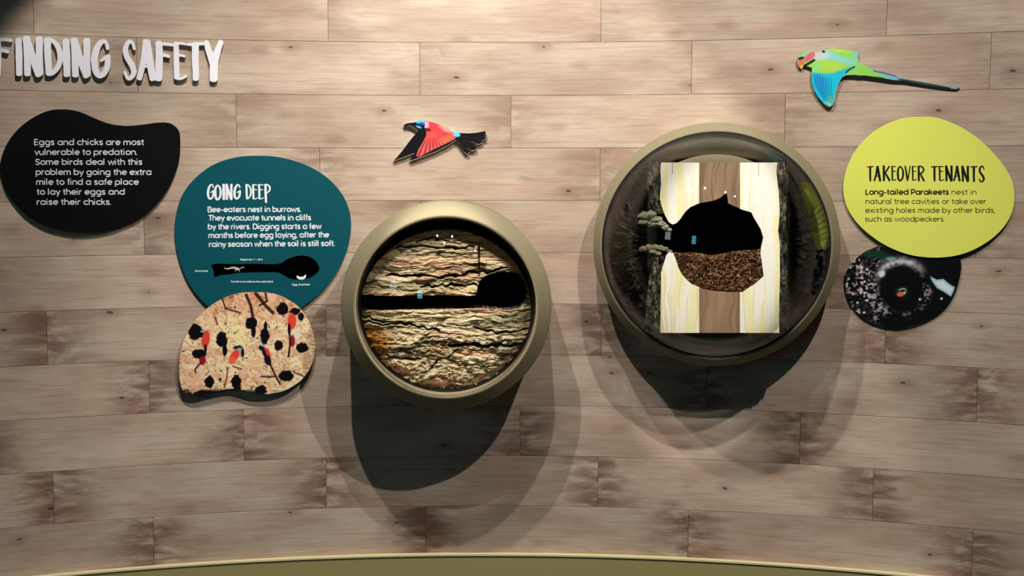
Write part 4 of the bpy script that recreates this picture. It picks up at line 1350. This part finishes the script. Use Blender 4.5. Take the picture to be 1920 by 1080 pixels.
strips = [[(272, 196), (326, 198), (324, 240), (327, 290), (321, 352), (329, 392), (340, 425), (300, 425), (275, 360), (262, 300)],
          [(300, 620), (342, 612), (331, 662), (325, 705), (324, 949), (255, 945), (262, 800), (275, 700)],
          [(839, 198), (880, 196), (890, 225), (888, 290), (878, 420), (885, 560), (884, 700), (888, 940), (849, 949), (848, 850), (852, 700), (851, 560), (844, 500), (851, 420), (847, 330), (837, 250)]]
for sp in strips:
    grid_slab('bark', frB, c6(sp), 0.9, HL - 0.004, barkstrip_paint, M_bark, log, relief=barkstrip_relief, back=HL - 0.10)['label'] = 'dark mossy bark'


def lathe_half(): pass
# body of the trunk behind the cut face, hollowed: plain half-round shell
x0, yb_ = frB.loc(*c6([(300, 949)])[0], HL); x1, yt_ = frB.loc(*c6([(868, 199)])[0], HL)
v = []; f = []
ns = 20
xc = (x0 + x1) / 2; hw = (x1 - x0) / 2
for i in range(ns + 1):
    a = math.pi * i / ns
    for rr in (1.0, 0.9):
        for yy in (yb_, yt_):
            v.append((xc - hw * rr * math.cos(a), yy, max(HL - TH_ - 0.001 - (HL - TH_ - HB + 0.02) * math.sin(a) * rr, 0.05)))
for i in range(ns):
    b = i * 4; n_ = b + 4
    f += [(b, n_, n_ + 1, b + 1), (b + 2, b + 3, n_ + 3, n_ + 2), (b, b + 2, n_ + 2, n_), (b + 1, n_ + 1, n_ + 3, b + 3)]
f += [(0, 1, 3, 2), (ns * 4, ns * 4 + 2, ns * 4 + 3, ns * 4 + 1)]
mesh('trunk_back', v, f, M_void, log)
cl = frB.locs(np.array(cav), HL)
# cavity walls: dark funnel going back
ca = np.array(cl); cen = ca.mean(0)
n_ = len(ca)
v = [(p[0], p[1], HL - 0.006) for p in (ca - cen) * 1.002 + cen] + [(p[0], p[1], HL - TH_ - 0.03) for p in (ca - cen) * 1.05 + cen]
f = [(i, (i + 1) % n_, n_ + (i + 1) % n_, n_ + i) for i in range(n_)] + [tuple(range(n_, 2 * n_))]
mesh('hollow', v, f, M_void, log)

# rim lumps of the entrance, modelled as rough blobs
def blob(name, pts, z, mat_, parent, seed, paint):
    v = []; f = []; col = []
    rg = random.Random(seed)
    for (px, py, rp) in pts:
        x, y = frB.loc(*c6([(px, py)])[0], z)
        r = rp / 2.348 * 3.6 / F
        bm = bmesh.new(); bmesh.ops.create_icosphere(bm, subdivisions=3, radius=1)
        b = len(v)
        for q in bm.verts:
            k = 1 + 1.1 * (float(fbm(np.array([q.co.x * 2.6 + seed + px * .1]), np.array([q.co.y * 2.6 + q.co.z * 1.7]), seed, 5, .65)[0]) - .5)
            v.append((x + q.co.x * r * 1.15 * k, y + q.co.y * r * .8 * k, z + q.co.z * r * .6 * k))
            t = rg.random()
            col.append(np.array(paint) / 255 * (.75 + .4 * t))
        for fc in bm.faces: f.append(tuple(b + w.index for w in fc.verts))
        bm.free()
    return mesh(name, v, f, mat_, parent, None, True, np.array(col))


blob('entrance_rim', [(255, 435, 26), (285, 430, 24), (250, 462, 20), (305, 452, 24), (325, 470, 22), (345, 485, 17), (362, 496, 12), (290, 470, 20)], HL - 0.01, M_bark, log, 5, (150, 148, 122))['label'] = 'grey-green lumpy upper rim of the entrance hole'
blob('entrance_rim', [(250, 580, 18), (275, 575, 20), (300, 572, 18), (325, 575, 17), (345, 580, 14), (365, 592, 11), (290, 592, 18), (315, 600, 14)], HL - 0.01, M_bark, log, 9, (128, 122, 100))['label'] = 'grey-brown lumpy lower rim of the entrance hole'

# nest lining
nest_o = c6([(385, 598), (420, 602), (455, 598), (500, 604), (540, 612), (590, 606), (640, 596), (690, 590), (735, 588), (762, 582), (764, 602), (771, 640), (777, 699), (738, 733), (710, 750), (684, 769), (620, 768), (560, 763), (515, 755), (497, 748), (462, 733), (440, 712), (420, 688), (407, 663), (394, 623)])
def nest_paint(P):
    k = fbm(P[:, 0] / 1.3, P[:, 1] / 1.1, 81, 3)
    c = np.ones((len(P), 3)) * np.array([92, 58, 34]) / 255
    c = mix(c, (168, 116, 74), sstep(.55, .8, k)); return mix(c, (28, 16, 10), sstep(.48, .25, k))
nest = grid_slab('nest_lining', frB, nest_o, 0.8, HL - 0.012, nest_paint, M_nest, log, relief=lambda P: (fbm(P[:, 0] / 3, P[:, 1] / 3, 83, 3) - .5) * .012, back=HL - TH_ - 0.02)
v = []; f = []; col = []
rg = random.Random(3)
nl = np.array(frB.locs(np.array(nest_o), HL))
mn, mx_ = nl.min(0), nl.max(0)
cand = np.array([[rg.uniform(mn[0], mx_[0]), rg.uniform(mn[1], mx_[1])] for _ in range(3600)])
cand = cand[pdist(cand, [tuple(p) for p in nl]) > 0.003]
for x, y in cand:
    a = rg.gauss(0.2, .9); Ls = rg.uniform(.004, .011); w = rg.uniform(.0004, .0009); z = HL - 0.008 + rg.uniform(-.004, .005)
    dx, dy = math.cos(a) * Ls, math.sin(a) * Ls; bend = rg.uniform(-.3, .3) * Ls
    pts = [(x - dx, y - dy, z - .003), (x - dy * bend / Ls, y + dx * bend / Ls, z + .002), (x + dx, y + dy, z - .003)]
    b = len(v)
    cc = np.array(rg.choice([(176, 130, 92), (136, 94, 62), (98, 66, 42), (66, 42, 27), (204, 164, 122), (44, 28, 18), (34, 22, 15)])) / 255
    for p in pts:
        v += [(p[0] - math.sin(a) * w, p[1] + math.cos(a) * w, p[2]), (p[0] + math.sin(a) * w, p[1] - math.cos(a) * w, p[2]), (p[0], p[1], p[2] + w)]
        col += [cc] * 3
    for k in (0, 1):
        c0 = b + k * 3; c1 = c0 + 3
        f += [(c0, c0 + 2, c1 + 2, c1), (c0 + 2, c0 + 1, c1 + 1, c1 + 2)]
fb = mesh('fibres', v, f, M_nest, nest, None, False, np.array(col))
fb['kind'] = 'stuff'

# leaf on the right of the backdrop
leaf_o = c6(smooth([(945, 285), (985, 298), (1028, 368), (1062, 458), (1074, 535), (1050, 586), (1032, 560), (1022, 490), (1000, 400), (962, 330)], 5))
def leaf_paint(P):
    x = (P[:, 0] - 1100) * 2.348; y = (P[:, 1] - 220) * 2.348
    c = np.ones((len(P), 3)) * np.array([142, 152, 70]) / 255
    c = mix(c, (92, 104, 44), sstep(.45, .65, fbm(x / 30, y / 30, 91, 3)) * .6)
    for k in range(7):
        c = mix(c, (34, 36, 18), line(x, y, [(1000 + k * 5, 410 + k * 22), (1030 + k * 6, 395 + k * 26 - 20)], 5, 2))
    return c
lf = grid_slab('leaf', frB, leaf_o, 0.9, HB + 0.012, leaf_paint, M_print, caseB, relief=lambda P: -0.0006 * np.abs(P[:, 0] - 1543), back=HB + 0.008)
lf['label'] = 'curved olive green leaf'

# ------------------------------------------------------------------ lamps, their track, and two lit screens across the gallery
def track(name, xa, xb, y, z, label):
    o = boxm(name, 0, 0, 0, xb - xa, 0.035, 0.03, M_black)
    o.location = ((xa + xb) / 2, y, z)
    tag(o, label, 'lighting track')
    for k in (-1, 1):
        boxm('ceiling_mount', k * (xb - xa) * .4, 0, 0.015 + (ROOM_Z - z - 0.015) / 2, 0.02, 0.02, ROOM_Z - z - 0.015, M_black, o)
    return o


track('lighting_track', -0.6, 1.0, 2.00, 3.77, 'black ceiling track carrying the two narrow accent spotlights')
track('lighting_track', -1.2, 0.6, 2.42, 3.72, 'black ceiling track carrying the two nearest spotlights')
track('lighting_track', 0.4, 1.8, 1.75, 3.77, 'black ceiling track carrying the right-hand spotlight')
track('lighting_track', -0.8, 0.1, 3.16, 3.55, 'short black ceiling track close to the plank wall')

LAB = ['middle black spotlight aimed between the two display cases', 'left black spotlight aimed at the smaller display case', 'right black spotlight aimed at the larger display case', 'small black spotlight closest to the plank wall', 'narrow black accent spotlight aimed at the smaller case', 'narrow black accent spotlight aimed at the larger case']
for (p, q, W, cone, blend, colr, rad), lab in zip(SPOTS, LAB):
    p, q = Vector(p), Vector(q)
    d = (q - p).normalized()
    rot = d.to_track_quat('-Z', 'Y')
    Mx = Matrix.Translation(p) @ rot.to_matrix().to_4x4()
    root = empty('spotlight', Mx, lab, 'lamp', 'track spotlights above the frame')
    o = lathe('lamp_can', [(0.0005, 0.17), (0.03, 0.168), (0.036, 0.155), (0.036, 0.01), (0.033, 0.01), (0.031, 0.05), (0.0005, 0.05)], M_black, root, seg=40)
    b = bmesh.new(); bmesh.ops.create_cone(b, cap_ends=True, segments=12, radius1=0.006, radius2=0.006, depth=0.14)
    bmesh.ops.transform(b, matrix=Matrix.Translation((0, 0.035, 0)) @ rot.to_matrix().to_4x4().inverted() @ Matrix.Translation((0, 0, 0.09)), verts=b.verts)
    bmesh.ops.translate(b, vec=(0, 0, 0.10), verts=b.verts)
    from_bm('bracket', b, M_black, root)
    ld = bpy.data.lights.new('spotlight_beam', 'SPOT')
    ld.energy = W; ld.spot_size = math.radians(cone); ld.spot_blend = blend; ld.color = colr; ld.shadow_soft_size = rad
    lo = bpy.data.objects.new('spotlight_beam', ld); C.objects.link(lo); lo.parent = root


def screen(name, loc, rz, w, h, col, s, label):
    M = Matrix.Translation(loc) @ Matrix.Rotation(rz, 4, 'Z')
    root = empty(name, M, label, 'screen', None)
    boxm('housing', 0, 0, 0, w + .06, .05, h + .06, M_black, root, bev=.008)
    boxm('display', 0, -0.0265, 0, w, .002, h, emit('screen_glow_' + name, col, s), root)
    ls = loc[2] - h / 2 - .03
    boxm('stand', 0, 0, -(h / 2 + .03) - ls / 2, .08, .04, ls, M_black, root)
    return root


def face_to(x, y):
    d = Vector((0.1 - x, 3.7 - y)).normalized()
    return math.atan2(d.x, -d.y)


screen('display_screen', (-2.35, -1.6, 2.0), face_to(-2.35, -1.6), 0.42, 0.82, (0.12, 0.75, 0.95), 6.5, 'upright cyan screen behind the camera, seen mirrored in both domes')
screen('display_screen', (-2.95, 1.2, 2.02), face_to(-2.95, 1.2), 0.42, 0.52, (0.85, 0.94, 1.0), 3.6, 'pale square screen to the left of the camera, mirrored in the domes')
